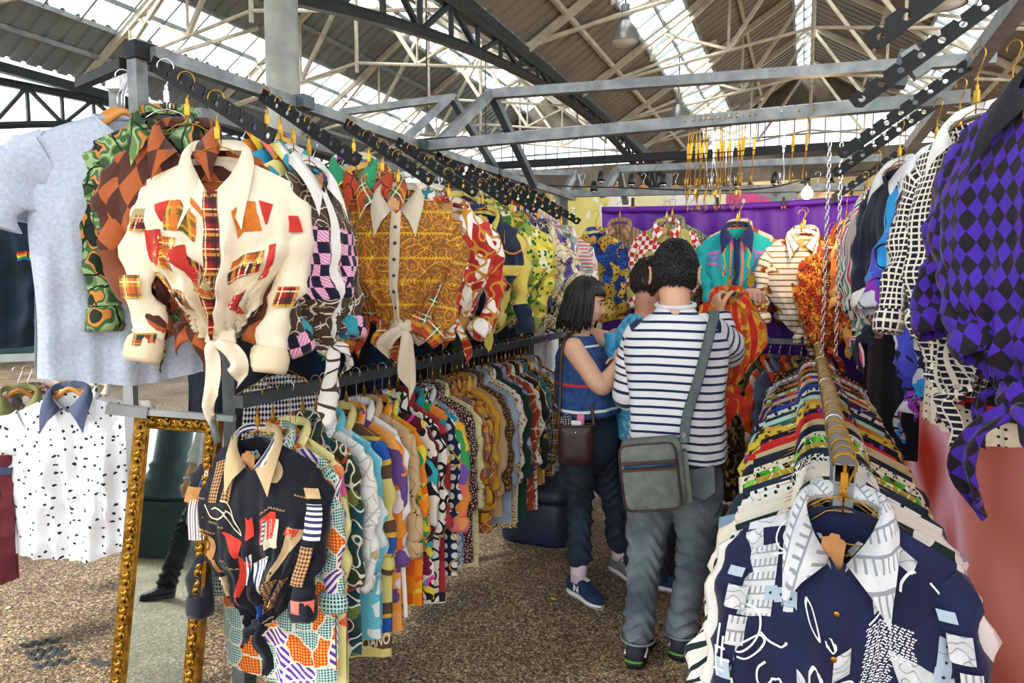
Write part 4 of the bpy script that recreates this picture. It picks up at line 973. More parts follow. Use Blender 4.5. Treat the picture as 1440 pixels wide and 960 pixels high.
for i, (yy, c, n_) in enumerate([(4.25, '#161b28', 'blue black'), (4.45, '#20242c', 'charcoal'), (4.62, '#2a1c24', 'dark plum'), (4.8, '#15201f', 'black green')]):
    hung((RX-.03, yy, 2.27), radians(-62), .2, 'gold', 'in the far right corner', 'hangers in the far right corner', label=n_+' long coat hanging in the shaded far right corner by the tarpaulin', kind='coat', cat='coat', spec=('tone', [c, c], 9), seed=960+i, L=1.45, W=.22, D=.05, res=(13, 14))
# ------------------------------------------------------------------ clothes along the purple sheet
UB = 'hangers clipped to the purple sheet'
def BS(px, py, Y, yaw, d, s_, **o_):
    kw = dict(L=.58, D=.05, A=.010, knot=True, ws=.185, W=.21, res=(27, 24), arm_in=(.03, .03), fwd=.03); kw.update(o_); hk = kw.pop('hk', 'gold')
    return hung(at(px, py, Y=Y), radians(yaw), .12, hk, 'in front of the purple sheet', UB, label=d, spec=s_, **kw)
BS(838, 300, 4.62, 8, 'blue and gold sunflower print shirt on the purple sheet', bluegold, seed=121, L=.62, tagc='card_pale', knot=False, cuff=True)
BS(872, 288, 4.82, 0, 'brown striped shirt behind the blue and gold sunflower shirt', ST('u', .03, ['#a98560', '#8a6746', '#b99672']), seed=122, L=.62)
BS(938, 287, 4.66, 4, 'red gingham and olive leaf shirt above the men\'s heads', gingham, seed=123, ws=.2, W=.225, tagc='card_pale')
BS(946, 284, 4.84, 0, 'brown leaf print shirt behind the red gingham shirt', RG(16, ['#8a7a4a', '#d8cda0', '#5a5a3a', '#2f5a7a'], 3), seed=124, ws=.21, W=.23)
hero_teal = BS(1037, 291, 4.6, 6, 'turquoise tie-front shirt with navy collar and embroidered borders', teal, seed=125, ws=.2, W=.22, collar_spec='#1a2a5c', placket='#1a2a5c', cuff_spec='#1fa7ad', sleeve_spec='#1fa7ad', csize=1.3)
BS(1040, 288, 4.84, 0, 'rust and cream print shirt behind the turquoise shirt', V_(12, ['#b5502c', '#e8d8bc', '#c98a4a', '#e8d8bc']), seed=126, ws=.215, W=.235)
BS(1128, 300, 4.55, 10, 'cream tie-front shirt with brown stripes and tile squares', creamstripe, seed=127, ws=.2, W=.22, tagc='card_pale', L=.6)
BS(1132, 296, 4.8, 0, 'white shirt with rust leaf sleeves behind the brown striped one', MX(('cell', 11, .4), '#8f4426', '#e8dfd0'), seed=128, ws=.215, W=.235)
BS(1172, 318, 4.5, 12, 'orange and black crochet blouse at the corner of the sheet', orangelace, seed=129, ws=.15, W=.16, L=.62, tagc='card')
# low rear rail
REAR = [('khaki and gold brocade dress', V_(12, ['#a98a4a', '#c9b07a', '#8a6f3a'])), ('scarlet and orange print dress', V_(12, ['#d8381c', '#ef7a2c', '#b8261c'])), ('slate blue print dress', ('tone', ['#4a5a7c', '#66799c'], 6)),
        ('flame orange dress with white marks', V_(9, ['#ef5a1c', '#ef5a1c', '#f2e0d0'])), ('dark olive dress', ('tone', ['#4a4a2a', '#5c5a34'], 6)), ('black and tan snake print dress', V_(26, ['#1c1814', '#c9ab78', '#3a3026'])),
        ('wine brown marbled dress', NZ(9, ['#5a2c20', '#7a4630', '#c2a07a', '#4a2018'])), ('bronze and cream marbled dress', NZ(8, ['#8a6a40', '#dccbaa', '#5c4026'])), ('navy and white speckled dress', MX(('noise', 20, .45), '#c9ccd4', '#1a2140')),
        ('plum and rust dress', NZ(8, ['#4c2230', '#a8502c', '#2c1a20']))]
for i, (d, s_) in enumerate(REAR):
    x = [.0, -.07, -.13, -.19, -.25, -.34, -.42, -.49, -.55, -.62][i]
    hung((x, 4.75, 1.2), radians(62+rng.uniform(-15, 15)), .13, 'chrome', 'on the low rail under the purple sheet', 'hangers on the low rear rail', label=d+' on the low rail under the purple sheet', kind='dress', cat='dress', spec=s_, seed=700+i, L=.95, D=.03, flat=.022, A=.01, res=(15, 16), W=.2, ws=.18, sleeve=None if i % 3 == 1 else 'long')
# ------------------------------------------------------------------ flat prints laid onto the hero shirts
def print_on(s, fn, mat, name='print', parent=None):
    o = link(name, mesh(name, *fn), mat, parent or s.o); return o
def Pf(s, u, t, off=.0025):
    "front surface point, pushed out along the surface normal"
    b = s.b; p, uv = b.P(u, t, -1); e = .01
    a, _ = b.P(np.asarray(u)+e, t, -1); c, _ = b.P(u, np.asarray(t)+e, -1); n = np.cross(a-p, c-p); n /= np.linalg.norm(n, axis=-1)[..., None]+1e-9
    n = np.where(n[..., 1:2] > 0, -n, n); return p+n*off, uv
def patch_geo(s, u0, t0, w_, h, rot=0.0, shape='rect', off=.0025, n=9):
    "w_, h in metres on the cloth"
    L = s.b.L; q = np.linspace(-1, 1, n); a, c = np.meshgrid(q, q, indexing='ij')
    if shape == 'disc':
        k = np.maximum(np.abs(a), np.abs(c)); r = np.sqrt(a*a+c*c)+1e-9; a, c = a*k/r, c*k/r
    if shape == 'leaf': a = a*(1-.75*np.abs(c)**2)
    if shape == 'flag': a = a*(.55+.45*c)
    x, z = a*w_/2, c*h/2; x, z = x*cos(rot)-z*sin(rot), x*sin(rot)+z*cos(rot)
    p, uv = Pf(s, np.clip(u0+x/s.b.W, -.97, .97), np.clip(t0-z/L, 0, 1), off)
    return p.reshape(-1, 3), grid_faces(n, n), np.stack([x, z], -1).reshape(-1, 2)
def stroke_on(s, pts, wd, off=.003, k=7):
    P = spline([(a, b_, 0) for a, b_ in pts], max(6, k*len(pts)))[:, :2]; Wm = np.array([s.b.W, -s.b.L]); Q = P*Wm
    T = np.gradient(Q, axis=0); N_ = np.stack([-T[:, 1], T[:, 0]], 1); N_ /= np.linalg.norm(N_, axis=1)[:, None]+1e-9
    A, B = (Q+N_*wd/2)/Wm, (Q-N_*wd/2)/Wm
    pa, _ = Pf(s, np.clip(A[:, 0], -.98, .98), np.clip(A[:, 1], 0, 1), off); pb, _ = Pf(s, np.clip(B[:, 0], -.98, .98), np.clip(B[:, 1], 0, 1), off); n = len(P)
    return np.concatenate([pa, pb]), [(i, i+n, i+n+1, i+1) for i in range(n-1)], np.zeros((2*n, 2))
def strokes(s, lst, wd, mat, off=.003):
    g = Geo()
    for pts in lst: g.add(*stroke_on(s, pts, wd, off))
    g.build('printed_lines', mat, s.o, True)['kind'] = 'stuff'
def text_on(s, txt, u0, t0, size, mat, rot=0.0, bold=.0):
    V, F = text_geo(txt, size, bold); x, z = V[:, 0], V[:, 1]; x, z = x*cos(rot)-z*sin(rot), x*sin(rot)+z*cos(rot)
    p, _ = Pf(s, u0+x/s.b.W, t0-z/s.b.L, .003); link('lettering', mesh('lettering', p, F, None, False), mat, s.o)
def sleeve_patch(s, side, f0, a0, w_, h, mat, name='print', n=7):
    so, P, Rr = s.sl[side]; q = np.linspace(-1, 1, n); a, c = np.meshgrid(q, q, indexing='ij'); m = len(P); idx = np.clip(f0*(m-1)+c*h/.5*m/2, 0, m-1)
    ctr = np.stack([np.interp(idx, np.arange(m), P[:, k]) for k in range(3)], -1); rx = np.interp(idx, np.arange(m), Rr[:, 0])*1.12; ry = np.interp(idx, np.arange(m), Rr[:, 1])*1.2
    sx = np.clip(a0+a*w_/2/rx, -.95, .95); p = ctr+np.stack([sx*rx, -ry*np.sqrt(1-sx**2)-.004, 0*sx], -1)
    link(name, mesh(name, p.reshape(-1, 3), grid_faces(n, n), np.stack([a*w_/2, c*h/2], -1).reshape(-1, 2)), mat, so)

# black printed shirt: positions read from the photograph in the shirt's own frame
S = hero_black
def bk(x, y): return ((240+x/2.525)-388)/88, ((580+y/2.525)-628)/250
tan_check = fab(MX(('argyle', .012, .012), '#4a3428', '#b98a5c')); stripe_b = fab(ST('u', .016, ['#2c3f7c', '#e9e5dc', '#e9e5dc'])); stripe_h = fab(ST('v', .016, ['#2a3560', '#e4dfd2']))
stripe_br = fab(ST('u', .018, ['#6a4a3c', '#dcd3c4', '#8a93ac', '#dcd3c4'])); redf, beige, bluef, creamf, hatf, hatd = fab('#c8382c'), fab(('tone', ['#b8996c', '#cdb289'], 12)), fab('#2c4f9c'), fab('#d9ceb4'), fab(('tone', ['#9a6a3a', '#b5834c'], 20)), fab('#5c3a20')
k_ = .0011*1.0
for (x, y, w_, h, rot, m_, sh) in [(243, 245, 38, 150, .03, tan_check, 'rect'), (300, 240, 30, 150, -.1, tan_check, 'rect'), (377, 345, 24, 80, .08, redf, 'rect'), (440, 385, 62, 92, .06, redf, 'rect'), (456, 412, 42, 100, 0, creamf, 'rect'), (429, 395, 14, 84, 0, stripe_h, 'rect'),
    (332, 445, 80, 66, .25, redf, 'flag'), (346, 560, 42, 190, -.22, redf, 'flag'), (414, 555, 66, 130, -.05, stripe_b, 'flag'), (376, 500, 14, 110, -.1, stripe_b, 'rect'), (378, 690, 46, 60, .1, bluef, 'rect'), (218, 498, 66, 92, 0, hatf, 'disc'), (236, 565, 14, 56, 0, hatf, 'rect'),
    (450, 205, 74, 84, .2, beige, 'leaf'), (497, 490, 58, 190, -.35, beige, 'flag'), (512, 412, 44, 28, -.3, redf, 'rect'), (448, 632, 36, 130, -.5, tan_check, 'rect'), (500, 640, 30, 110, -.4, tan_check, 'rect'), (160, 478, 50, 130, -.1, stripe_br, 'rect'), (155, 245, 34, 60, .1, bluef, 'rect'), (172, 205, 44, 40, .3, creamf, 'rect'), (152, 176, 76, 66, .35, redf, 'rect'),
    (240, 640, 36, 60, .2, beige, 'rect'), (285, 690, 40, 50, .2, creamf, 'leaf'), (130, 440, 18, 120, .2, redf, 'leaf')]:
    u0, t0 = bk(x, y); print_on(S, patch_geo(S, u0, t0, w_*.98e-3, h*.98e-3, rot, sh), m_)
u0, t0 = bk(218, 492); print_on(S, patch_geo(S, u0, t0, .030, .042, 0, 'disc', .004), hatd); print_on(S, patch_geo(S, u0, t0, .022, .032, 0, 'disc', .0055), hatf)
strokes(S, [[bk(*p) for p in q] for q in ([(212, 330), (235, 372), (262, 382), (290, 368), (300, 350)], [(245, 345), (262, 338), (290, 350), (310, 372), (352, 388)], [(278, 312), (312, 320), (330, 345), (355, 385)], [(300, 345), (320, 342), (340, 362)], [(395, 722), (430, 730), (470, 726), (486, 760)], [(455, 735), (470, 780), (486, 800)])], .005, fab('#d9cfae'))
dash = []
for (x, y, n_) in [(180, 300, 7), (265, 400, 7), (455, 322, 9), (160, 412, 5), (230, 440, 5), (310, 515, 7), (420, 495, 6), (545, 275, 5), (600, 395, 4)]:
    for i in range(n_):
        x0 = x+(i-n_/2)*9; dash.append([bk(x0, y+i*1.5), bk(x0+3, y-6+i*1.5), bk(x0+6, y+i*1.5)])
strokes(S, dash, .0028, fab('#a8865c'))
sleeve_patch(S, 1, .42, .0, .06, .10, stripe_h); sleeve_patch(S, 1, .68, -.2, .05, .12, tan_check); sleeve_patch(S, -1, .45, .2, .05, .11, stripe_br); sleeve_patch(S, 1, .98, .2, .075, .07, fab(('tone', ['#d8645a', '#e58070'], 20)))
sleeve_patch(S, -1, .3, -.2, .055, .06, hatf); sleeve_patch(S, 1, .22, .1, .05, .05, beige)

# navy tower shirt
S = hero_navy
def nv(x, y): return ((1010+x/3)-1186)/150, ((640+y/3)-712)/480
grey_t = fab(MX(('or', ('band', 'v', .03, .12), ('and', ('band', 'u', .011, .35), ('band', 'v', .03, .62))), '#8c9298', ('tone', ['#c3c7ca', '#d6d9da'], 20)))
grey_p = fab(MX(('line', 26, .03), '#8e949c', ('tone', ['#b5babf', '#d3d6d8'], 14))); film = fab('#a9bccb'); whitef = fab('#e9edf0'); ink = fab('#1b2348')
s2 = .00066*3/3
for (x, y, w_, h, rot, m_, sh) in [(182, 482, 126, 235, .03, grey_t, 'rect'), (148, 312, 60, 90, .1, grey_p, 'rect'), (205, 215, 130, 66, -.1, grey_p, 'rect'), (335, 470, 30, 210, .05, grey_t, 'rect'), (820, 765, 170, 150, -.1, grey_p, 'flag'), (948, 790, 46, 230, -.12, grey_t, 'rect'), (750, 300, 110, 50, -.3, grey_p, 'rect'), (690, 480, 40, 60, .1, grey_p, 'rect'), (430, 840, 46, 60, .1, grey_p, 'rect'), (560, 640, 40, 90, 0, grey_p, 'rect')]:
    u0, t0 = nv(x, y); print_on(S, patch_geo(S, u0, t0, w_*s2, h*s2, rot, sh, n=13), m_)
for (x, y, r_) in [(90, 398, .4), (258, 534, .05), (304, 540, .05), (348, 555, .1), (918, 560, -.15), (908, 620, -.15), (896, 676, -.15), (112, 825, .1), (104, 880, .1), (100, 930, .1)]:
    u0, t0 = nv(x, y); print_on(S, patch_geo(S, u0, t0, 38*s2, 46*s2, r_, off=.003, n=5), film); print_on(S, patch_geo(S, u0, t0, 8*s2, 9*s2, r_, 'disc', .0045, 5), ink)
u0, t0 = nv(318, 305); th = np.linspace(0, 2*pi, 24)
strokes(S, [[(u0+50*s2/S.b.W*cos(a), t0+50*s2/S.b.L*sin(a)) for a in th], [(u0+26*s2/S.b.W*cos(a), t0+26*s2/S.b.L*sin(a)) for a in th]], .0035, whitef)
u0, t0 = nv(552, 790)
strokes(S, [[(u0+42*s2/S.b.W*cos(a), t0+56*s2/S.b.L*sin(a)) for a in th]], .0035, whitef)
sc_ = [[(118, 578), (180, 588), (222, 620), (235, 690), (215, 750), (170, 800), (140, 800), (165, 760), (230, 720), (262, 740), (240, 790), (190, 830), (150, 830)], [(240, 705), (280, 735), (325, 750), (350, 735), (345, 728)], [(272, 830), (240, 880), (245, 935), (280, 935), (310, 895)],
       [(455, 740), (470, 690), (490, 690), (505, 760), (515, 820), (495, 880), (470, 920)], [(455, 740), (465, 830), (485, 890), (480, 920)], [(300, 900), (330, 890), (345, 920), (320, 945), (350, 950), (385, 905), (395, 935), (420, 915), (440, 890), (455, 920), (480, 905)],
       [(765, 432), (772, 395), (800, 350), (825, 332)], [(880, 345), (930, 385), (958, 430), (965, 520), (950, 640), (942, 760), (935, 850)], [(735, 418), (728, 480), (700, 525), (650, 545)], [(800, 935), (820, 890), (860, 850), (930, 805)], [(60, 310), (110, 325)], [(35, 490), (25, 560), (60, 600), (75, 590)], [(410, 490), (440, 495), (470, 530), (480, 560), (440, 560), (410, 520), (410, 490)], [(515, 500), (530, 520), (535, 550), (515, 550), (500, 530)], [(895, 870), (915, 905), (900, 900)], [(350, 400), (340, 430), (360, 470)], [(240, 375), (330, 372)]]
strokes(S, [[nv(*p) for p in q] for q in sc_], .0048, whitef)
lines = []
for i in range(40):
    y = 560+i*11; x = 640+(i*7 % 11)-i*.6; xe = 800-i*.2 if y < 690 else 720
    while x < xe:
        ln = 8+(i*5+int(x)) % 14; lines.append([nv(x, y+2), nv(x+ln*.35, y-2-(i*3+int(x)) % 3), nv(x+ln*.7, y+2), nv(x+ln, y-1-int(x) % 4)]); x += ln+4+int(x) % 5
strokes(S, lines, .0020, whitef)
for sd_ in (-1, 1):
    sleeve_patch(S, sd_, .22, -.1, .03, .03, film); sleeve_patch(S, sd_, .48, .3, .035, .05, grey_t); sleeve_patch(S, sd_, .35, .1, .04, .05, grey_p)
    for f0, a0 in ((.52, -.3), (.56, -.1), (.60, -.35), (.70, .25), (.73, .1)): sleeve_patch(S, sd_, f0, a0, .004, .05, whitef, 'printed_line'); sleeve_patch(S, sd_, f0+.03, a0+.1, .022, .004, whitef, 'printed_line')
    sleeve_patch(S, sd_, .28, .4, .0, .0, film) if False else None; sleeve_patch(S, sd_, .62, -.1, .03, .035, film); sleeve_patch(S, sd_, .80, .2, .03, .035, film)
collar_m = fab(MX(('or', ('band', 'd', .03, .12), ('and', ('band', 'e', .012, .3), ('band', 'd', .03, .6))), '#8c9298', ('tone', ['#c3c7ca', '#d9dcdd'], 20))); S.collar.data.materials.clear(); S.collar.data.materials.append(collar_m)

# cream patchwork shirt
S = hero_cream
pl_y = fab(PL(['#d8b23c', '#b5261f', '#2a2a2a', '#f0e2b0'], .04)); pl_r = fab(plaid_red); org = fab(('tone', ['#c0621f', '#d07a2c'], 20)); pl_o = fab(PL(['#c9702a', '#3a4a2c', '#e0b43c'], .05)); red_s = fab(('tone', ['#b32a22', '#c8382c'], 12)); grn = fab('#a39a6a'); blk_pl = fab(PL(['#23302a', '#b5402c', '#c9a23a'], .04))
for (u0, t0, w_, h, rot, m_, sh) in [(-.62, .30, .045, .06, .1, red_s, 'flag'), (-.40, .33, .075, .085, -.08, pl_o, 'rect'), (-.44, .33, .02, .085, -.08, org, 'rect'), (.42, .33, .06, .085, .1, org, 'rect'), (.66, .30, .035, .07, -.1, red_s, 'flag'), (-.75, .52, .05, .11, .05, red_s, 'rect'), (-.62, .55, .065, .10, -.1, pl_y, 'rect'), (-.3, .62, .06, .12, .6, red_s, 'flag'), (-.12, .56, .075, .04, .1, pl_r, 'rect'), (-.10, .615, .075, .045, .1, grn, 'rect'), (-.08, .67, .075, .03, .1, pl_y, 'rect'),
    (.45, .58, .075, .04, .08, pl_y, 'rect'), (.45, .64, .075, .035, .08, pl_r, 'rect'), (-.55, .82, .10, .05, .3, pl_r, 'rect'), (-.8, .80, .04, .08, .1, pl_y, 'rect'), (.5, .85, .06, .07, .4, red_s, 'flag'), (-.2, .18, .09, .02, .15, org, 'leaf'), (.75, .62, .02, .12, .15, red_s, 'rect'), (-.7, .93, .05, .07, 0, blk_pl, 'rect')]:
    print_on(S, patch_geo(S, u0, t0, w_, h, rot, sh), m_)
for sd_, f0, a0, m_ in ((-1, .25, 0, grn), (-1, .30, .1, pl_r), (-1, .6, -.2, pl_y), (-1, .9, .1, blk_pl), (1, .3, 0, red_s), (1, .65, .2, pl_r)): sleeve_patch(S, sd_, f0, a0, .055, .05, m_)
# turquoise embroidered shirt
S = hero_teal
for sg in (-1, 1):
    strokes(S, [[(sg*(.34+.03*sin(i*2)), .05+i*.06) for i in range(9)]], .008, fab('#d8b52c')); strokes(S, [[(sg*.22, .1), (sg*.46, .2), (sg*.5, .36), (sg*.30, .5)], [(sg*.44, .05), (sg*.50, .45)]], .006, fab('#8f6ac4'))
    for t0 in (.24, .31, .38): print_on(S, patch_geo(S, sg*.68, t0, .06, .022, sg*.1, 'rect'), fab(('#c86ab8', '#8f6ac4', '#c86ab8')[int(t0*100) % 3]))
    strokes(S, [[(sg*.16, .08), (sg*.17, .75)]], .014, fab('#d98a6a'))
for u0, t0 in ((.4, .80), (.52, .84), (.62, .80), (.55, .74), (-.5, .9)): print_on(S, patch_geo(S, u0, t0, .05, .04, .3, 'leaf'), fab('#e0b92c'))
# lettering on the brown hem band of the olive panel shirt
for o in list(C.objects):
    if o.get('label', '').startswith('olive, brown and royal'):
        V, F = text_geo('LUCIANO', .062, .0012); g = Geo(); g.add(np.stack([V[:, 0]*0+0, 0*V[:, 0], V[:, 1]], 1), []) if False else None
        p = np.stack([.165+V[:, 0]*.62, -.055-0*V[:, 0], -.865+V[:, 1]+V[:, 0]*.25], 1)
        link('lettering', mesh('lettering', p, F, None, False), fab('#e6dcc0'), o)

# ------------------------------------------------------------------ the neighbouring stall on the left
def tee(px, py, D, yaw, d, s_, hk='wood', **o_):
    kw = dict(L=.70, ws=.215, W=.25, D=.055, A=.024, sleeve='short', collar=False, flat=.04, res=(31, 26), seed=int(rng.integers(1e6))); kw.update(o_); dr = kw.pop('drop', .10)
    p = at(px, py, D=D)+Vector((0, 0, dr)); k = kw.pop('kind', 't_shirt')
    return hung(p, radians(yaw), dr, hk, kw.pop('hp'), None, label=d, kind=k, spec=s_, cat='shirt', **kw)
heather = ('tone', ['#aab5c6', '#bcc6d6'], 60)
gt = tee(176, 160, 1.9, 56, 'grey marl t-shirt hanging nearest at the left stall with creased sleeve', heather, hp='holding the nearest grey marl t-shirt', L=.74, W=.235)
tee(172, 158, 2.05, 56, 'second grey marl t-shirt hanging behind the nearest grey one', heather, hp='behind the nearest grey marl t-shirt', L=.74, W=.235)
tee(166, 156, 2.2, 56, 'third pale grey t-shirt mostly hidden behind the two grey ones', ('tone', ['#a5b0bf', '#b9c2cf'], 50), hp='deepest of the grey t-shirt row')
dt = tee(0, 270, 2.6, 50, 'dark navy t-shirt with a rainbow stripe print at left edge', ('tone', ['#12222f', '#1b3040'], 8), hp='holding the dark navy rainbow t-shirt', L=.58)
for i, c in enumerate(['#c8342c', '#e88a2a', '#e9d23a', '#3aa05a', '#3a62b0']):
    print_on(dt, patch_geo(dt, .34, .36+i*.012, .07, .0075, -.35), fab(c))
rk = thing('clothes_rack', 'black garment rack of the left stall with pale lower bar', 'clothes rack', tuple(at(60, 108, D=2.6)))
fpart('top_bar', at(112, 118, D=2.3), at(176, 90, D=1.9), .03, 'black_bar', rk); fpart('top_bar', at(-60, 470, D=3.4), at(70, 460, D=3.4), .03, 'grey_steel', rk); fpart('lower_bar', at(-60, 506, D=3.3), at(200, 496, D=3.3), .035, 'grey_steel', rk)
fpart('post', at(163, 120, D=2.4), at(163, 105, D=2.4)+Vector((0, 0, -2.25)), .035, 'grey_steel', rk); fpart('sleeve_joint', at(164, 128, D=2.38), at(164, 100, D=2.38), .05, 'white', rk)
polo = MX(('blob', 15, .13), '#1c2233', '#f0f2f6')
pw = tee(98, 548, 2.9, 30, 'white polo shirt scattered with tiny black darts, facing out at the left stall', polo, hp='holding the white dart print polo', L=.72, cuff_spec='#4a5573', collar=True, collar_spec='#4a5573', csize=1.2, W=.245, knot=False, kind='polo_shirt')
for i, (px, py, D, yw, d, s_) in enumerate([(112, 545, 3.4, 40, 'white polo shirt with red and green specks behind the dart print polo', MX(('blob', 14, .2), '#2f7a4a', '#eeeae6')), (128, 543, 3.6, 45, 'ivory polo shirt behind the specked white polo', ('tone', ['#e4dccb', '#efe9dc'], 5)), (62, 545, 3.4, 60, 'pale pink polo shirt left of the dart print polo', ('tone', ['#e2c9c4', '#eddbd6'], 8)), (40, 548, 3.35, 62, 'faded mauve print shirt left of the pale pink polo', MX(('noise', 14, .45), '#b59aa4', '#6d5a60')), (26, 550, 3.3, 62, 'olive polo shirt in the left stall row', ('tone', ['#7a7a4a', '#8c8c5c'], 8))]):
    tee(px, py, D, yw, d, s_, hp=['behind the dart print polo', 'behind the specked polo', 'holding the pale pink polo', 'holding the mauve print shirt', 'holding the olive polo'][i], collar=True, kind='polo_shirt', L=.72)
tee(-98, 575, 2.75, 55, 'burgundy shirt at the left edge beside the mauve print shirt', ('tone', ['#6a2a34', '#7c3540'], 8), hp='holding the burgundy shirt', L=.78, sleeve='long', ws=.2, cuff=False)

# ------------------------------------------------------------------ gilt mirror leaning on the rail
TILT = radians(8.5)
mn = Vector((.25*cos(TILT), -sqrt(1-.0625)*cos(TILT), sin(TILT))); q0 = at(193, 578, D=2.33)
def on_mirror(px, py):
    d = at(px, py, D=1)-Vector((0, 0, EYE)); o = Vector((0, 0, EYE)); return o+d*((q0-o).dot(mn)/d.dot(mn))
tl, tr = on_mirror(193, 578), on_mirror(311, 587); bl0, br0 = on_mirror(150, 1030), on_mirror(268, 1045)
mx = (tr-tl).normalized(); my = ((bl0-tl)-mx*(bl0-tl).dot(mx)).normalized(); MW = (tr-tl).length; MH = min(1.45, (tl.z-.02)/max(.2, -my.z)); mz = mx.cross(my)
if mz.dot(mn) < 0: mz = -mz
mir = thing('standing_mirror', 'tall gilt framed mirror leaning under the left display arms', 'mirror', tuple(tl+my*MH))
Rm = Matrix((mx, mz, -my)).transposed().to_4x4(); mir.matrix_world = Matrix.Translation(tl+my*MH) @ Rm      # local x across, y out, z up
FW = .055
def molding(a, b_, inn):
    "rail with an ogee profile from a to b; inn points to the glass"
    a, b_, inn = Vector(a), Vector(b_), Vector(inn); d = (b_-a).normalized(); L = (b_-a).length; g = Geo()
    pr = [(0, -.02), (0, .012), (.006, .018), (.012, .014), (.020, .010), (.036, .012), (.044, .004), (.050, .008), (.055, .002), (.055, -.02)]
    V = []
    for e, sg in ((a, 1), (b_, -1)):
        for x, yy in pr: V.append(tuple(e+d*(sg*x)+inn*x+Vector((0, yy, 0))))
    n = len(pr); g.add(V, [(i, (i+1) % n, (i+1) % n+n, i+n) for i in range(n)]); return g
c4 = [(0, 0, 0), (MW, 0, 0), (MW, 0, MH), (0, 0, MH)]
for i, inn in enumerate([(0, 0, 1), (-1, 0, 0), (0, 0, -1), (1, 0, 0)]):
    molding(c4[i], c4[(i+1) % 4], inn).build('frame_rail', M['gilt'], mir, False)
scg = Geo()
scg.tube([(.011*cos(a)*(1-a/14), .004*sin(a*.5), .013*sin(a)*(1-a/14)) for a in np.linspace(0, 5.2, 16)], np.linspace(.0055, .003, 16), 6, ref=(0, 1, 0))
scg.tube([(-.012, 0, -.010), (-.004, .006, .0), (.006, .005, .012), (.013, 0, .016)], [.002, .006, .005, .001], 6)
sc_me = scg.mesh('scroll', True); sc_me.materials.append(M['gilt'])
n = int(MH/.030)
for x in (.027, MW-.027):
    for i in range(n): link('scroll', sc_me, None, mir, (x, .012, .03+i*(MH-.05)/n), (0, pi*(i % 2), 0))
for z in (.027, MH-.027):
    for i in range(9): link('scroll', sc_me, None, mir, (.045+i*(MW-.09)/8, .012, z), (0, pi/2+pi*(i % 2), 0))
g = Geo(); g.box((MW/2, .0, MH/2), (MW-2*FW+.004, .004, MH-2*FW+.004)); g.build('mirror_glass', M['mirror'], mir)
g = Geo(); g.box((MW/2, -.018, MH/2), (MW-.02, .006, MH-.02)); g.build('backing', M['wood_dark'], mir)
rod = thing('loose_tube', 'pale grey steel tube lying across the top of the gilt mirror', 'tube', tuple(at(150, 574, D=2.3)))
fpart('tube', at(150, 574, D=2.26), at(208, 580, D=2.3), .034, 'grey_steel', rod); fpart('inner_tube', at(207, 579, D=2.3), at(330, 588, D=2.25), .02, 'grey_steel', rod)
bolt = thing('threaded_bolt', 'short threaded steel bolt standing beside the mirror corner', 'bolt', tuple(at(304, 605, D=2.2)))
g = Geo(); g.tube([at(297, 588, D=2.18)-bolt.location, at(306, 622, D=2.18)-bolt.location], .012, 12); g.build('shank', M['steel'], bolt, True)
g = Geo(); g.tube([at(296, 584, D=2.18)-bolt.location, at(297, 590, D=2.18)-bolt.location], .017, 6); g.build('head', M['steel'], bolt)
# what the mirror shows: a column on a stepped plinth and the dark shop beyond
def reflect(px, py, s_):
    o = Vector((0, 0, EYE)); q = on_mirror(px, py); d = (q-o).normalized(); r = d-2*d.dot(mz)*mz; return q+r*s_, r, q
_, r0, q1 = reflect(232, 785, 1)
FD = -q1.z/r0.z if r0.z < -.02 else 6.0; FD = min(FD, 7.0); cpos = q1+r0*(FD+.35)
M['plinth'] = pbr('dark_teal_iron', '#33474c', .45, .1, '#283a3e', 5)
pc = structure(thing('column', 'dark column', 'column', (cpos.x-.08, cpos.y, 0))); del pc['category']; del pc['label']
g = Geo(); g.box((0, 0, .3), (.72, .72, .6)); g.build('plinth', M['plinth'], pc)
pr = [(.6, .34), (.66, .36), (.72, .33), (.76, .30), (.80, .31), (.85, .27), (.95, .22), (1.0, .24), (1.05, .20), (3.5, .17), (6.1, .17)]
g = Geo(); g.tube([(0, 0, z) for z, _ in pr], [a for _, a in pr], 28); g.build('shaft', M['plinth'], pc, True)

# ------------------------------------------------------------------ purple sheet, tarpaulin, bulb, cables
def sheet_wave(n, m, fn):
    V = []; 
    for i in range(n):
        for j in range(m): V.append(fn(i/(n-1), j/(m-1)))
    return np.array(V)
purple = pbr('purple_cloth', '#7420b4', .5, 0, '#641aa2', 3, .1, 30)
x0, x1, zt = -1.40, .40, 2.13
ps = thing('purple_sheet', 'purple cloth backdrop hung across the far end of the aisle', 'sheet', (-.5, 5.0, 0))
V = sheet_wave(90, 30, lambda a, b_: (x0+(x1-x0)*a+.5, .022*sin(a*31+sin(b_*3))*(1-.6*b_)+.012*sin(a*67+b_*5), .02+(zt-.02)*b_-.02*abs(sin(a*3.2))*b_))
link('cloth', mesh('cloth', V, grid_faces(90, 30)), purple, ps); ps.children[0].modifiers.new('solid', 'SOLIDIFY').thickness = .003
g = Geo(); g.tube(spline([(x0+.5+(x1-x0)*a, -.02+.006*sin(a*20), zt-.02-.02*abs(sin(a*3.2))) for a in np.linspace(0, 1, 14)], 40), (.012, .022), 8, ref=(0, 1, 0)); g.build('top_hem', purple, ps, True)
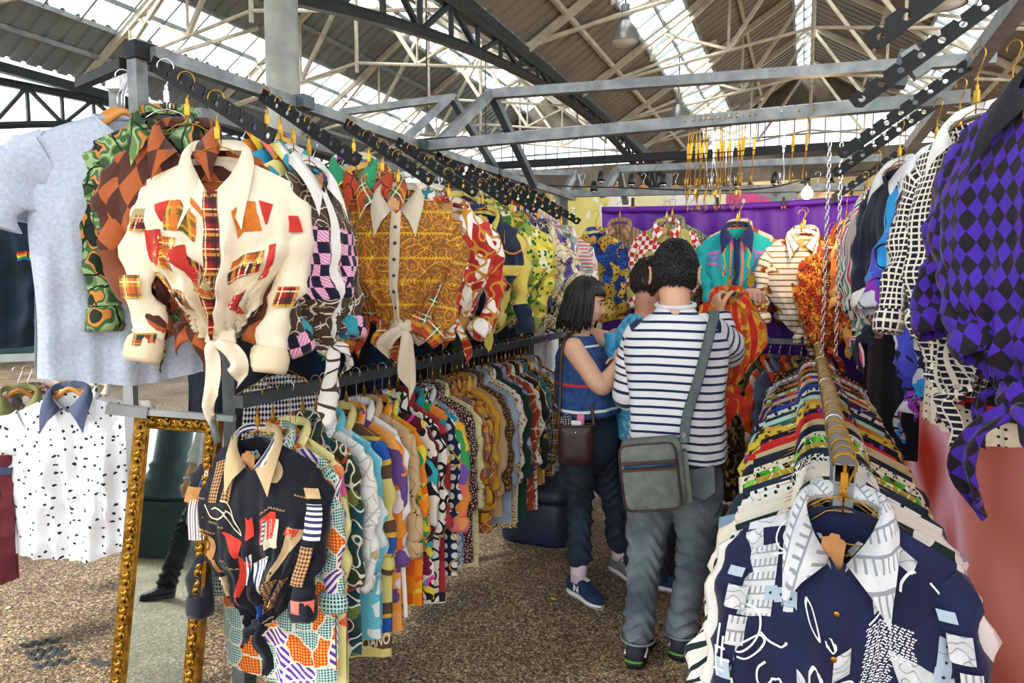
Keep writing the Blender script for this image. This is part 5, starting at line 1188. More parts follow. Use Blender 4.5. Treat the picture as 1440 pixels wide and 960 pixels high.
for k, px in enumerate((1009, 1102, 890)):
    p = at(px, 288, Y=4.95); t = thing('spring_clip', 'black spring clip with orange tips, '+['above the turquoise shirt', 'between turquoise and brown striped shirts', 'above the blue and gold shirt'][k], 'clip', p)
    g = Geo(); g.box((0, 0, .02), (.018, .03, .06)); g.build('jaw', M['dark'], t)
    for s in (-1, 1): g = Geo(); g.box((s*.009, -.018, -.018), (.011, .014, .016)); g.build('tip', M['orange_tip'] if 'orange_tip' in M else M.setdefault('orange_tip', pbr('orange_rubber', '#e05a1c', .5)), t)
N = NT('tarpaulin'); tc = N.n('TexCoord').outputs['Object']; nz = N.n('TexNoise', {'Vector': tc, 'Scale': 1.1, 'Detail': 1.0})
N.t.links.new(N.ramp(nz.outputs[0], ['#b07a90', '#cf8f84', '#deaca2', '#e8ccd8', '#c46a58'], 'LINEAR', [.25, .42, .52, .62, .75]), N.b.inputs['Base Color']); N.b.inputs['Roughness'].default_value = .42
ts_ = N.n('BsdfTranslucent'); N.t.links.new(N.b.inputs['Base Color'].links[0].from_socket, ts_.inputs[0]); ms_ = N.n('MixShader', {0: .55, 1: N.b.outputs[0], 2: ts_.outputs[0]}); N.t.links.new(ms_.outputs[0], N.t.nodes['Material Output'].inputs[0])
tp = thing('tarpaulin', 'smooth red and dusty pink tarpaulin wall behind the right clothes rail', 'tarpaulin', (.56, 2.6, 0))
V = sheet_wave(70, 24, lambda a, b_: (.02*sin(a*19+b_*2)+.03*sin(a*7)-.02*(1-b_)+.02+.22*(1-a), -1.9+4.28*a, .03+1.95*b_))
link('sheet', mesh('sheet', V, grid_faces(70, 24)), N.m, tp); tp.children[0].modifiers.new('solid', 'SOLIDIFY').thickness = .003
p = at(1135, 270, Y=4.35)
bl_ = thing('light_bulb', 'glowing bare light bulb hanging over the purple sheet', 'light bulb', p)
N = NT('bulb_glow'); N.b.inputs['Base Color'].default_value = lin('#ffd9a0'); N.b.inputs['Emission Color'].default_value = (1, .6, .22, 1); N.b.inputs['Emission Strength'].default_value = 1.1; N.b.inputs['Roughness'].default_value = .2
pr = [(-.042, .002), (-.040, .015), (-.030, .028), (-.012, .034), (.006, .030), (.022, .019), (.034, .013)]
g = Geo(); g.tube([(0, 0, z) for z, _ in pr], [a for _, a in pr], 20); g.build('globe', N.m, bl_, True)
g = Geo(); g.tube([(0, 0, .033), (0, 0, .075)], .016, 14); g.build('lamp_holder', M['dark'], bl_, True)
ld = bpy.data.lights.new('bulb', 'POINT'); ld.energy = 4; ld.color = (1, .7, .4); ld.shadow_soft_size = .05; lo = bpy.data.objects.new('bulb_light', ld); C.objects.link(lo); lo.location = p+Vector((0, -.07, -.05))
cbl = thing('festoon_cable', 'black lighting cable strung across above the purple sheet', 'cable', at(660, 250, Y=4.4))
pts = [at(660, 250, Y=4.4), at(760, 260, Y=4.4), at(880, 264, Y=4.4), at(1000, 268, Y=4.4), at(1080, 264, Y=4.4), at(1135, 252, Y=4.35), at(1240, 236, Y=4.3)]
g = Geo(); g.tube(spline([p_-cbl.location for p_ in pts], 40), .005, 6); g.build('cable', M['dark'], cbl, True)
for k, (px, py) in enumerate([(835, 262), (845, 248), (888, 252), (933, 252), (1090, 250), (1036, 254)]):
    t = thing('spot_lamp', 'small dark clip spot lamp on the cable, '+['nearest the far column', 'beside the sloping frame leg', 'third along from the column', 'left of the hook bunch', 'right of the hook bunch', 'behind the hook bunch'][k], 'lamp', at(px, py, Y=4.4))
    g = Geo(); g.tube([(0, 0, .035), (0, 0, .0), (0, 0, -.02), (0, 0, -.035)], [.012, .024, .026, .02], 12); g.build('shade', M['dark'], t, True)
    g = Geo(); g.tube([(0, 0, -.03), (0, 0, -.042), (0, 0, -.05)], [.02, .016, .005], 12); g.build('bulb', M['chrome'], t, True)
# spare hooks hanging on the cross bar over the aisle
hk = Geo(); R_ = .026
hk.tube([(R_*cos(a)-.0, 0, .0+R_*sin(a)) for a in np.linspace(pi+.1, .1, 12)]+[(.026, 0, -.05), (.018, 0, -.12)], .0019, 6, ref=(0, 1, 0)); wire = hk
hk.tube([(.018, 0, -.12), (.018, 0, -.17), (.03, 0, -.20), (.034, 0, -.225)]+[(.012+.022*cos(a), .0, -.235-.022*sin(a)) for a in np.linspace(0, pi+.9, 12)], .0019, 6, ref=(0, 1, 0))
hw = hk.mesh('hook_wire', True); hw2 = hw.copy(); hw.materials.append(M['gold']); hw2.materials.append(M['chrome'])
cg = Geo(); cg.box((.020, 0, -.10), (.011, .009, .042)); cg.tube([(.018, 0, -.125), (.018, 0, -.14)], .004, 8); cm = cg.mesh('crimp'); cm2 = cm.copy(); cm.materials.append(M['gold']); cm2.materials.append(M['chrome'])
for i, px in enumerate([968, 972, 977, 982, 985, 989, 993, 997, 1000, 1004, 1009, 1013, 1018, 1023, 1028, 1033, 1038, 1045, 1052, 1064, 1102, 1121, 1141]):
    p = at(px, 165-(px-968)*.08, Y=2.83); silver = i in (5, 8, 10, 13, 15, 20)
    o = link('coat_hook', hw2 if silver else hw, None, None, (p.x, 2.83+rng.uniform(-.004, .004), 2.2), (rng.uniform(-.12, .12), 0, pi/2+rng.uniform(-.5, .5)))
    link('crimp', cm2 if silver else cm, None, o)
    alone = px > 1060
    tag(o, ('silver' if silver else 'gold')+(' double hook hanging apart at the right of the bunch on the cross bar' if alone else ' double hook hanging in the bunch on the cross bar over the aisle'), 'hook', 'spare hooks beside the bunch' if alone else 'spare hooks bunched on the cross bar')
    if not silver and px < 1050:
        p2 = (p.x+rng.uniform(-.02, .02), 2.83+rng.uniform(-.03, .03), 2.2-.235); o2 = link('coat_hook', hw, None, None, p2, (rng.uniform(-.2, .2), rng.uniform(-.4, .4), rng.uniform(0, 6))); o2.scale = (.8, .8, .45); link('crimp', cm, None, o2)
        tag(o2, 'gold loop hook caught in the lower tangle under the cross bar', 'hook', 'tangled lower hooks')
# shirts of the stall beyond the purple sheet
for i, (px, c, n_) in enumerate([(820, '#e2d27a', 'lemon'), (868, '#ece7da', 'ivory'), (905, '#e8dfa6', 'pale straw'), (950, '#e9e4dc', 'chalk white'), (1000, '#f0e6c0', 'butter yellow'), (1040, '#d8588a', 'hot pink'), (1092, '#8c8f86', 'grey green'), (1150, '#e2b98a', 'apricot')]):
    p = at(px, 262, Y=6.3); hung(p+Vector((0, 0, .1)), 0, .1, 'wood', 'in the stall beyond the purple sheet', 'hangers beyond the purple sheet', label=n_+' t-shirt hanging in the stall beyond the purple sheet', kind='t_shirt', spec=('tone', [c, c], 5), seed=1200+i, sleeve='short', collar=False, L=.6, res=(15, 14), A=.008)
# odds and ends
sc2 = hung((TX-.12, 1.95, 1.30), radians(50), .06, 'gold', 'behind the low left rail by the post', None, label='white scarf with black diamond weave hanging behind the low left rail', kind='scarf', cat='scarf', spec=MX(('argyle', .012, .02), '#1b1f2c', '#e8e8ea'), seed=77, sleeve=None, collar=False, L=.5, D=.02, ws=.13, W=.14)
bag = thing('storage_bag', 'dark navy storage bag on the floor under the low left rail', 'bag', (-1.46, 3.95, 0))
g = Geo(); pr = [(0, .98), (.02, 1), (.12, 1.02), (.24, 1.0), (.27, .95)]
def rbox(w_, d_, prof, n=28):
    th = np.linspace(0, 2*pi, n, endpoint=False); V = []
    for z, k in prof: V += [(k*w_/2*np.sign(cos(a))*abs(cos(a))**.45, k*d_/2*np.sign(sin(a))*abs(sin(a))**.45, z) for a in th]
    m = len(prof); F = [(i*n+k, i*n+(k+1) % n, (i+1)*n+(k+1) % n, (i+1)*n+k) for i in range(m-1) for k in range(n)]
    return V, F+[tuple(range(n-1, -1, -1)), tuple((m-1)*n+k for k in range(n))]
M['navy_ny'] = pbr('navy_nylon', '#101c33', .5, 0, '#182744', 8, .2, 20)
g.add(*rbox(.46, .5, pr)); g.build('body', M['navy_ny'], bag, True); g = Geo(); g.add(*rbox(.48, .52, [(.27, 1), (.29, 1.02), (.33, 1.0), (.36, .9), (.37, .3)])); g.build('lid', M['navy_ny'], bag, True)
lt = thing('litter', 'small yellow scrap of litter on the aisle floor', 'litter', at(778, 842, Z=.002)); g = Geo(); g.box((0, 0, .003), (.022, .009, .005)); g.build('scrap', pbr('yellow_paper', '#e2d020', .6), lt)
lt = thing('litter', 'small pale green scrap of litter on the floor beside the mirror', 'litter', at(12, 855, Z=.002)); g = Geo(); g.box((0, 0, .003), (.02, .014, .005)); g.build('scrap', pbr('green_paper', '#c9e0c0', .6), lt)
# ------------------------------------------------------------------ people
def remeshed(g, name, voxel=.005, smooth=4, extra=None):
    o = bpy.data.objects.new(name, g.mesh(name, True)); C.objects.link(o)
    m = o.modifiers.new('r', 'REMESH'); m.mode = 'VOXEL'; m.voxel_size = voxel; m.use_smooth_shade = True
    s = o.modifiers.new('s', 'SMOOTH'); s.iterations = smooth; s.factor = .5
    dg = bpy.context.evaluated_depsgraph_get(); me = bpy.data.meshes.new_from_object(o.evaluated_get(dg)); me.name = name
    bpy.data.objects.remove(o)
    if extra:
        V = np.empty(len(me.vertices)*3); me.vertices.foreach_get('co', V); N_ = np.empty(len(me.vertices)*3); me.vertices.foreach_get('normal', N_)
        V = V.reshape(-1, 3); V = V+N_.reshape(-1, 3)*extra(V)[:, None]; me.vertices.foreach_set('co', V.ravel()); me.update()
    return me
def vec(*a): return np.array(a, float)
def unit(v): v = np.array(v, float); return v/np.linalg.norm(v)
def limb(g, pts, rad, n=14, ref=None, k=10): 
    P = spline(pts, k*(len(pts)-1)+1); rad = [(r_, r_) if np.isscalar(r_) else r_ for r_ in rad]; R_ = spline([(a, b_, 0) for a, b_ in rad], len(P))[:, :2]
    # round ends
    d0, d1 = unit(P[0]-P[1]), unit(P[-1]-P[-2])
    P = np.concatenate([[P[0]+d0*R_[0].mean()*.6], [P[0]+d0*R_[0].mean()*.35], P, [P[-1]+d1*R_[-1].mean()*.35], [P[-1]+d1*R_[-1].mean()*.6]]); R_ = np.concatenate([[R_[0]*.4, R_[0]*.8], R_, [R_[-1]*.8, R_[-1]*.4]])
    g.tube(P, R_, n, ref=ref)
def hand(g, wrist, d, nrm, thumb_side, curl=.6, s=1.0, spread=.05):
    "palm, four fingers of unequal length bent round, thumb from the side of the palm; nrm points out of the palm"
    d, nrm = unit(d), unit(nrm); nrm = unit(nrm-d*(nrm@d)); ac = np.cross(d, nrm)*thumb_side; W = np.array(wrist, float); tips = []
    limb(g, [W-d*.02, W+d*.03*s, W+d*.075*s], [(.024*s, .017*s), (.036*s, .014*s), (.038*s, .012*s)], 12, ref=ac, k=4)
    for i, (off, L) in enumerate([(.028, .072), (.0095, .080), (-.0095, .074), (-.028, .058)]):
        p = W+d*.072*s+ac*off*s; dd = unit(d+ac*spread*(1.5-i)); pts = [p-dd*.02*s, p]; a = curl*.75
        for j, f in enumerate((.45, .32, .25)):
            dirv = dd*cos(a)+nrm*sin(a); p = p+dirv*L*f*s; pts.append(p); a += curl*(1.05 if j == 0 else .8)
        limb(g, pts, [.0095*s, .0092*s, .0086*s, .008*s, .0068*s], 8, k=3); tips.append((p, dirv, nrm))
    p = W+d*.022*s+ac*.026*s; d1 = unit(d*.62+ac*.7+nrm*.25); p2 = p+d1*.036*s; d2 = unit(d*.85+ac*.25+nrm*.45*(1+curl)); p3 = p2+d2*.030*s; p4 = p3+unit(d2+nrm*.4*curl)*.024*s
    limb(g, [p-d1*.01*s, p2, p3, p4], [.014*s, .0115*s, .0105*s, .008*s], 8, k=3)
    return tips
def head_geo(g, c, face, up=(0, 0, 1), s=1.0, female=False, n=(56, 72), ears=True):
    f = unit(face); u = unit(np.array(up, float)-f*(np.array(up, float)@f)); r = np.cross(f, u)
    th = np.linspace(0, pi, n[0]); ph = np.linspace(0, 2*pi, n[1], endpoint=False); T, Ph = np.meshgrid(th, ph, indexing='ij')
    x, y, z = np.sin(T)*np.sin(Ph), np.sin(T)*np.cos(Ph), np.cos(T)
    X, Y, Z = x*.076, y*.094, z*.118
    low = smooth01(-z, .15, 1.0); front = smooth01(y, -.1, .5)
    X *= 1-.30*low; Y = np.where(y < 0, Y*(1-.28*low), Y*(1-.04*low)); Z = np.where((z < 0) & (y < -.1), Z*(1-.25*smooth01(-y, .1, .7)), Z)
    X = np.where(z > .3, X*(1-.03*z), X)
    def G(x0, z0, sx, sz): return np.exp(-((X-x0)/sx)**2-((Z-z0)/sz)**2)*front
    Y = Y-.004*G(0, .0, .05, .06)
    Y += (.021*G(0, -.030, .013, .011)+.013*G(0, -.012, .009, .020)+.006*G(.013, -.034, .009, .008)+.006*G(-.013, -.034, .009, .008))*(.85 if female else 1)
    Y += .005*G(0, .028, .05, .012)*(.5 if female else 1)
    for sx in (-1, 1): Y -= .010*G(sx*.031, .006, .016, .012); Y += .006*G(sx*.031, .004, .010, .007); Y += .005*G(sx*.045, -.03, .02, .02)
    Y += .008*G(0, -.058, .02, .0065)+.007*G(0, -.070, .018, .006)-.004*G(0, -.0645, .022, .003)-.005*G(0, -.081, .025, .007)+.010*G(0, -.102, .02, .014)
    P = np.stack([X, Y, Z], -1).reshape(-1, 3)*s
    V = np.array(c, float)+P[:, :1]*r+P[:, 1:2]*f+P[:, 2:]*u; m = n[1]
    F = [(i*m+k, i*m+(k+1) % m, (i+1)*m+(k+1) % m, (i+1)*m+k) for i in range(n[0]-1) for k in range(m)]
    g.add(V, F)
    for sx in ((-1, 1) if ears else ()):                # ears
        e = np.array(c, float)+r*sx*.079*s-f*.006*s-u*.008*s
        pts = [e+u*(.030*sin(a)*s)+f*(-.016*cos(a)*s-.004)+r*sx*(.012-.006*cos(a))*s for a in np.linspace(-1.7, 2.2, 12)]
        g.tube(pts, np.linspace(.0065, .0055, 12)*s, 8); limb(g, [e-r*sx*.006-u*.012*s, e+r*sx*.004+u*.004*s, e+u*.02*s-r*sx*.004], [(.012*s, .006*s), (.014*s, .006*s), (.01*s, .006*s)], 8, ref=f, k=3)
    return r, f, u
def face_parts(p, c, r, f, u, s=1.0, lips='lips'):
    c = np.array(c, float)
    def at_(x, y, z): return c+(r*x+f*y+u*z)*s
    for sx in (-1, 1):
        g = Geo(); q = at_(sx*.031, .0785, .006); V = []
        for a in np.linspace(0, pi, 8):
            for b_ in np.linspace(0, 2*pi, 12, endpoint=False): V.append(q+(r*sin(a)*cos(b_)*.0098+u*sin(a)*sin(b_)*.0045+f*cos(a)*.006)*s)
        g.add(V, [(i*12+k, i*12+(k+1) % 12, (i+1)*12+(k+1) % 12, (i+1)*12+k) for i in range(7) for k in range(12)]); g.build('eye', M['white'], p, True)
        g = Geo(); g.tube([at_(sx*.031, .0835, .006), at_(sx*.031, .0853, .006)], [.0052, .004], 12); g.build('iris', M['dark'], p, True)
        g = Geo(); g.tube([at_(sx*.019, .084, .010), at_(sx*.031, .0865, .0135), at_(sx*.044, .080, .009)], [.0015, .0022, .001], 6); g.build('eyelash', M['dark'], p, True)
        g = Geo(); g.tube(spline([at_(sx*.014, .0905, .026), at_(sx*.030, .0905, .031), at_(sx*.048, .079, .026)], 8), [.0022, .003, .003, .003, .003, .0025, .002, .001], 6); g.build('eyebrow', M['hair'], p, True)
    g = Geo()
    for z, k in ((-.0595, .0042), (-.0685, .0048)): g.tube(spline([at_(-.021, .0855, -.064), at_(-.010, .0955, z), at_(0, .0975, z), at_(.010, .0955, z), at_(.021, .0855, -.064)], 14), np.sin(np.linspace(.25, pi-.25, 14))*k, 8)
    g.build('lips', M[lips], p, True)

def shoe(p, heel, toe, mats, L=.28, Wd=.048, name='shoe', stripes=None):
    heel, toe = np.array(heel, float), np.array(toe, float); f = unit((toe-heel)*[1, 1, 0]); r = np.cross(f, (0, 0, 1)); root = link(name, None, None, p)
    n = 15; y = np.linspace(0, 1, n); hw = np.array([.55, .72, .8, .82, .80, .77, .76, .80, .88, .96, 1.0, .98, .88, .66, .30])*Wd
    def loft(z0, z1, grow, nm, mt, top=None):
        V, m = [], 10
        for i in range(n):
            for k in range(m):
                a = 2*pi*k/m; x = cos(a); zz = sin(a); zt = z1[i] if hasattr(z1, '__len__') else z1
                V.append(heel+f*(y[i]*L)+r*(np.sign(x)*abs(x)**.6*hw[i]*grow)+vec(0, 0, (z0+zt)/2+np.sign(zz)*abs(zz)**.7*(zt-z0)/2-heel[2]))
        F = [(i*m+k, i*m+(k+1) % m, (i+1)*m+(k+1) % m, (i+1)*m+k) for i in range(n-1) for k in range(m)]+[tuple(range(m-1, -1, -1)), tuple((n-1)*m+k for k in range(m))]
        g = Geo(); g.add(V, F); return g.build(nm, mt, root, True)
    loft(.0, .028, 1.06, 'sole', mats[1]); loft(.006, .018, 1.09, 'outsole', mats[2])
    loft(.02, np.array([.085, .098, .102, .104, .106, .108, .104, .094, .083, .073, .066, .060, .056, .050, .040]), 1.0, 'upper', mats[0])
    g = Geo()
    for k in range(4):
        a = heel+f*L*(.46+.07*k); g.tube([a-r*.025+vec(0, 0, .092-.012*k), a+vec(0, 0, .106-.013*k), a+r*.025+f*.012+vec(0, 0, .092-.012*k)], .003, 6)
    g.build('laces', mats[3], root, True); return root, f, r

def torso_cloth(rings, n=44, folds=.006, seed=1, hem_open=True):
    "rings: (centre, half width, half depth, right axis)"
    r_ = np.random.default_rng(seed); m = 40; Cc = spline([q[0] for q in rings], m); R_ = spline([(q[1], q[2], 0) for q in rings], m); A = spline([q[3] for q in rings], m); A[:, 2] = 0; A /= np.linalg.norm(A, axis=1)[:, None]
    B = np.cross((0, 0, 1), A); th = np.linspace(0, 2*pi, n, endpoint=False); p = r_.uniform(0, 6, 6); t = np.linspace(0, 1, m)[:, None]
    cx, sx = np.cos(th), np.sin(th); ex = .85; X = np.sign(cx)*np.abs(cx)**ex*R_[:, :1]; Y = np.sign(sx)*np.abs(sx)**ex*R_[:, 1:2]
    sh = lambda a: 1-2*np.abs(np.sin(a/2))**.8
    w_ = 1+folds/.2*(sh(5*th+p[0]+4*t)+.7*sh(9*th+p[1]-5*t+2*np.sin(6*t))+.5*np.sin(14*t+3*th+p[2]))*(1-smooth01(t, .82, .97))
    V = Cc[:, None]+A[:, None]*(X*w_)[..., None]+B[:, None]*(Y*w_)[..., None]; z = Cc[:, 2:3]+0*X
    V[..., 2] += .006*np.sin(3*th+p[3])*(1-t)
    F = [(i*n+k, i*n+(k+1) % n, (i+1)*n+(k+1) % n, (i+1)*n+k) for i in range(m-1) for k in range(n)]
    return V.reshape(-1, 3), F, np.stack([np.broadcast_to(th*.2, z.shape), z], -1).reshape(-1, 2)
def sleeve_cloth(pts, rad, seed, n=22, m=40, z0=0.0):
    r_ = np.random.default_rng(seed); P = spline(pts, m); R_ = spline([(a, a, 0) if np.isscalar(a) else (*a, 0) for a in rad], m)[:, :2]; V, F, U = tube_geo(P, R_, n, False)
    V = V.reshape(m, n, 3); i = np.arange(m)[:, None]; k = np.arange(n)[None]*2*pi/n; p = r_.uniform(0, 6, 4); sh = lambda a: 1-2*np.abs(np.sin(a/2))**.8
    V = P[:, None]+(V-P[:, None])*(1+.07*sh(i*.7+p[0]+2*np.sin(k+p[1]))+.05*sh(2*k+i*.25+p[2]))[..., None]
    U[:, 1] += z0; return V.reshape(-1, 3), F, U
def spiky_hair(p, c, r, f, u, mat, s=1.0, n=900, lim=None, seed=5, L=.03, cap=True):
    rg = np.random.default_rng(seed); g = Geo(); c = np.array(c, float)
    def surf(a, b_):          # a polar from crown, b azimuth from face
        x, y, z = np.sin(a)*np.sin(b_), np.sin(a)*np.cos(b_), np.cos(a); low = smooth01(-z, .15, 1.0)
        X, Y, Z = x*.080*(1-.25*low), y*.098*(1-.22*low*(y < 0)), z*.121; Z = np.where((z < 0) & (y < -.1), Z*(1-.25*smooth01(-y, .1, .7)), Z); return np.stack([X, Y, Z], -1)*s
    def hairline(b_): return np.where(np.cos(b_) > .35, 1.0, np.where(np.cos(b_) > -.15, 1.55, 2.12))
    if cap:
        T, Bz = np.meshgrid(np.linspace(.0, 1, 20), np.linspace(0, 2*pi, 40, endpoint=False), indexing='ij'); Q = surf(T*hairline(Bz)*.98, Bz); Q *= 1.02
        V = c+Q[..., :1]*r+Q[..., 1:2]*f+Q[..., 2:]*u; F = [(i*40+k, i*40+(k+1) % 40, (i+1)*40+(k+1) % 40, (i+1)*40+k) for i in range(19) for k in range(40)]; g.add(V.reshape(-1, 3), F)
    cr = surf(.35, pi*.9)
    for _ in range(n):
        b_ = rg.uniform(0, 2*pi); a = np.arccos(1-rg.uniform(0, 1)*(1-cos(float(hairline(b_)))))
        q = surf(a, b_); nn = unit(q/np.array([.006, .009, .014])); fl = q-cr; fl = fl-nn*(fl@nn); fl = fl/(np.linalg.norm(fl)+1e-6); nn = unit(nn-vec(0, 0, .25)); l = L*rg.uniform(.6, 1.15)*(1 if a < 1.3 else .55)
        d1 = unit(nn*.75+fl*.8+rg.normal(0, .11, 3)); d2 = unit(d1+fl*.9-vec(0, 0, .35)); pts = np.array([q*.985, q+d1*l*.5*s, q+(d1*.5+d2*.55)*l*s]); pts = c+pts[:, :1]*r+pts[:, 1:2]*f+pts[:, 2:]*u
        g.tube(pts, [.0042*s, .003*s, .0006], 4)
    return g.build('hair', mat, p, True)
DENIM = lambda a, b_: pbr('denim', a, .85, 0, b_, 5, .4, 260, 8)

def trousers(p, hips, knees, ankles, waist, rads, mat, seed=1, name='jeans', voxel=.008):
    g = Geo(); ax = unit((hips[1]-hips[0])*[1, 1, 0])
    for k in (0, 1): limb(g, [hips[k]+vec(0, 0, .05), hips[k]-vec(0, 0, .10), knees[k], (knees[k]+ankles[k])/2, ankles[k]], rads, 20)
    mid = (hips[0]+hips[1])/2; hw = np.linalg.norm(hips[1]-hips[0])/2
    limb(g, [mid-vec(0, 0, .06), mid+vec(0, 0, .02), waist], [(hw+.06, .10), (hw+.085, .125), (hw+.06, .105)], 24, ref=ax)
    rg = np.random.default_rng(seed); q = rg.uniform(0, 6, 8); zk = knees[0][2]; za = ankles[0][2]
    def folds(V):
        z = V[:, 2]; a = np.arctan2(V[:, 1]-mid[1], V[:, 0]-mid[0]); sh = lambda t: 1-2*np.abs(np.sin(t/2))**.8
        near = np.exp(-((z-zk-.02)/.13)**2)+1.2*np.exp(-((z-za-.05)/.09)**2)+.6*np.exp(-((z-mid[2]+.1)/.07)**2)
        return .0075*near*sh(z*95+9*V[:, 0]*4+3*np.sin(V[:, 0]*38+q[0])+3*np.sin(V[:, 1]*30+q[1]))+.0035*sh(z*40+V[:, 0]*60+q[2])
    return link(name, remeshed(g, name, voxel, 3, folds), mat, p)

A_ = lambda px, py, Y: np.array(at(px, py, Y=Y))
# ---- man in the striped top, seen from behind
man = thing('person', 'man in navy striped white top and grey jeans, seen from behind, grey bag at hip', 'person', (-.53, 2.78, 0))
man_inv = -vec(*man.location)
class Sub:                       # collects parts in world space under a person
    pass
def local_root(t):
    "child meshes are built in world space: shift them under the thing"
    for o in list(t.children): o.location = Vector(o.location)-t.location
fwd = unit((-.12, 1, 0)); rt = unit((1, .12, 0)); upv = vec(0, 0, 1)
hc = A_(949, 384, 2.80); nb = A_(949, 432, 2.76)
g = Geo(); r_, f_, u_ = head_geo(g, hc, fwd+vec(0, 0, -.08), s=1.10)
pel = A_(950, 655, 2.80); chest = A_(948, 510, 2.76); sl_, sr_ = A_(900, 476, 2.77), A_(999, 468, 2.80)
el, er = A_(882, 556, 2.80), A_(1024, 496, 2.95); wl, wr = A_(912, 545, 3.02), A_(1014, 441, 2.99)
limb(g, [hc-f_*.015-u_*.06, nb+vec(0, 0, .01), nb-vec(0, 0, .05)], [.062, .060, .07], 16)
limb(g, [pel-vec(0, 0, .05), pel+vec(0, 0, .1), chest, nb-vec(0, 0, .08), nb-vec(0, 0, .03)], [(.135, .095), (.14, .095), (.16, .105), (.125, .08), (.06, .06)], 24, ref=rt)
for s_, e_, w_ in ((sl_, el, wl), (sr_, er, wr)): limb(g, [s_, (s_*.5+e_*.5), e_, e_*.45+w_*.55, w_], [.052, .047, .039, .037, .027], 14)
hand(g, wr, unit((-.35, .2, .9)), unit((.8, .6, .1)), -1, 1.3, .95); hand(g, wl, unit((.85, .4, .1)), unit((0, -.6, -.8)), 1, .5)
hpl, hpr = A_(915, 672, 2.80), A_(984, 672, 2.82); knl, knr = A_(906, 790, 2.73), A_(976, 788, 2.82); anl, anr = A_(897, 896, 2.71), A_(957, 888, 2.84)
for a, k, b_ in ((hpl, knl, anl), (hpr, knr, anr)): limb(g, [a, k, b_], [.065, .046, .04], 14)
link('body', remeshed(g, 'body', .0048, 3), M['skin'], man)
spiky_hair(man, hc, r_, f_, u_, M['hair'], 1.10, 4600, L=.018)
g = Geo(); ck = np.array([.06*cos(a) for a in range(3)]); g.tube([nb+rt*.064*cos(a)+fwd*.062*sin(a)+vec(0, 0, .012+.012*sin(a)) for a in np.linspace(0, 2*pi, 30, endpoint=False)], .0022, 6, closed=True); g.build('neck_cord', M['leather_brown'], man, True)
stripe_top = fab(ST('v', .0335, ['#1d2f55', '#eef0f4'], [0, .30]), .9)
rings = [(A_(950, 640, 2.80), .205, .150, rt), (A_(950, 600, 2.79), .195, .142, rt), (A_(950, 560, 2.78), .190, .135, rt), (A_(950, 510, 2.77), .205, .135, rt), (A_(950, 480, 2.77), .204, .125, rt), (A_(950, 464, 2.77), .178, .108, rt), (A_(950, 450, 2.77), .130, .088, rt), (A_(950, 440, 2.77), .090, .074, rt), (A_(950, 430, 2.77), .070, .066, rt)]
V, F, U = torso_cloth(rings, folds=.006, seed=4); st = link('striped_top', mesh('striped_top', V, F, U), stripe_top, man)
V, F, U = sleeve_cloth([sl_+rt*.06-vec(0, 0, .03), sl_+rt*.01+vec(0, 0, .005), sl_*.5+el*.5-rt*.01, el, el*.5+wl*.5, wl+(wl-el)*.05], [.066, .080, .070, .062, .055, .047], 3); link('sleeve', mesh('sleeve', V, F, U), stripe_top, st)
V, F, U = sleeve_cloth([sr_-rt*.06-vec(0, 0, .03), sr_-rt*.01, sr_*.45+er*.55+rt*.02, er+rt*.008, er*.5+wr*.5, wr+(wr-er)*.02], [.066, .080, .072, .060, .052, .042], 6); link('sleeve', mesh('sleeve', V, F, U), stripe_top, st)
g = Geo(); g.tube([rings[-1][0]+rt*.074*cos(a)+fwd*.068*sin(a)+vec(0, 0, .004+.01*sin(a)) for a in np.linspace(0, 2*pi, 30, endpoint=False)], .009, 8, closed=True); g.build('neckband', fab(('tone', ['#d9dde2', '#e8eaee'], 9)), st, True)
jm = DENIM('#4a5660', '#7d8a92')
jn = trousers(man, (hpl, hpr), (knl, knr), (anl+vec(0, 0, .01), anr+vec(0, 0, .01)), A_(950, 632, 2.80), [.088, .098, .074, .066, .069], jm, 3)
def pocket(p, pxs, Y, mat):
    g = Geo(); P = [A_(x, y, Y) for x, y in pxs]; n = len(P); Q = [a+vec(0, .02, 0) for a in P]; g.add(P+Q, [tuple(range(n)), tuple(range(2*n-1, n-1, -1))]+[(i, i+n, (i+1) % n+n, (i+1) % n) for i in range(n)]); return g.build('back_pocket', mat, p)
for a in (anl, anr):
    g = Geo(); g.tube([a+vec(.0705*cos(t), .0705*sin(t), .0) for t in np.linspace(0, 2*pi, 30, endpoint=False)], .0045, 6, closed=True); g.build('hem', DENIM('#66727a', '#82909a'), jn, True)
jm2 = DENIM('#66727a', '#82909a'); pocket(jn, [(965, 662), (1004, 655), (1006, 692), (990, 703), (968, 694)], 2.685, jm2)
g = Geo(); g.box(tuple(A_(967, 674, 2.68)), (.008, .004, .02)); g.build('pocket_tab', pbr('red_tab', '#b3202a', .6), jn)
for a, tx, nm in ((anl, A_(893, 885, 3.0), 'l'), (anr, A_(965, 880, 3.1), 'r')):
    hl = vec(a[0], a[1]-.075, 0); to = hl+vec(-.04 if nm == 'l' else .10, 1, 0)
    rt_, f2, r2 = shoe(man, hl, to, (M['black_mesh'], M['rubber'], M['rubber'], M['dark']), .285, .052)
    g = Geo(); g.tube([hl+r2*.030*cos(t)*1.02-f2*(.012*sin(t)-.004)+vec(0, 0, .034) for t in np.linspace(-.2, pi+.2, 12)], (.004, .009), 6, ref=(0, 0, 1)); g.build('heel_band', M['green'], rt_, True)
    g = Geo()
    for sd in (-1, 1):
        for k in range(3): g = Geo(); b0 = hl+f2*(.035+.022*k)+r2*sd*.041; g.bar(b0+vec(0, 0, .04), b0+f2*.03-r2*sd*.010+vec(0, 0, .095), .010, .004); g.build('stripe', M['white'], rt_)
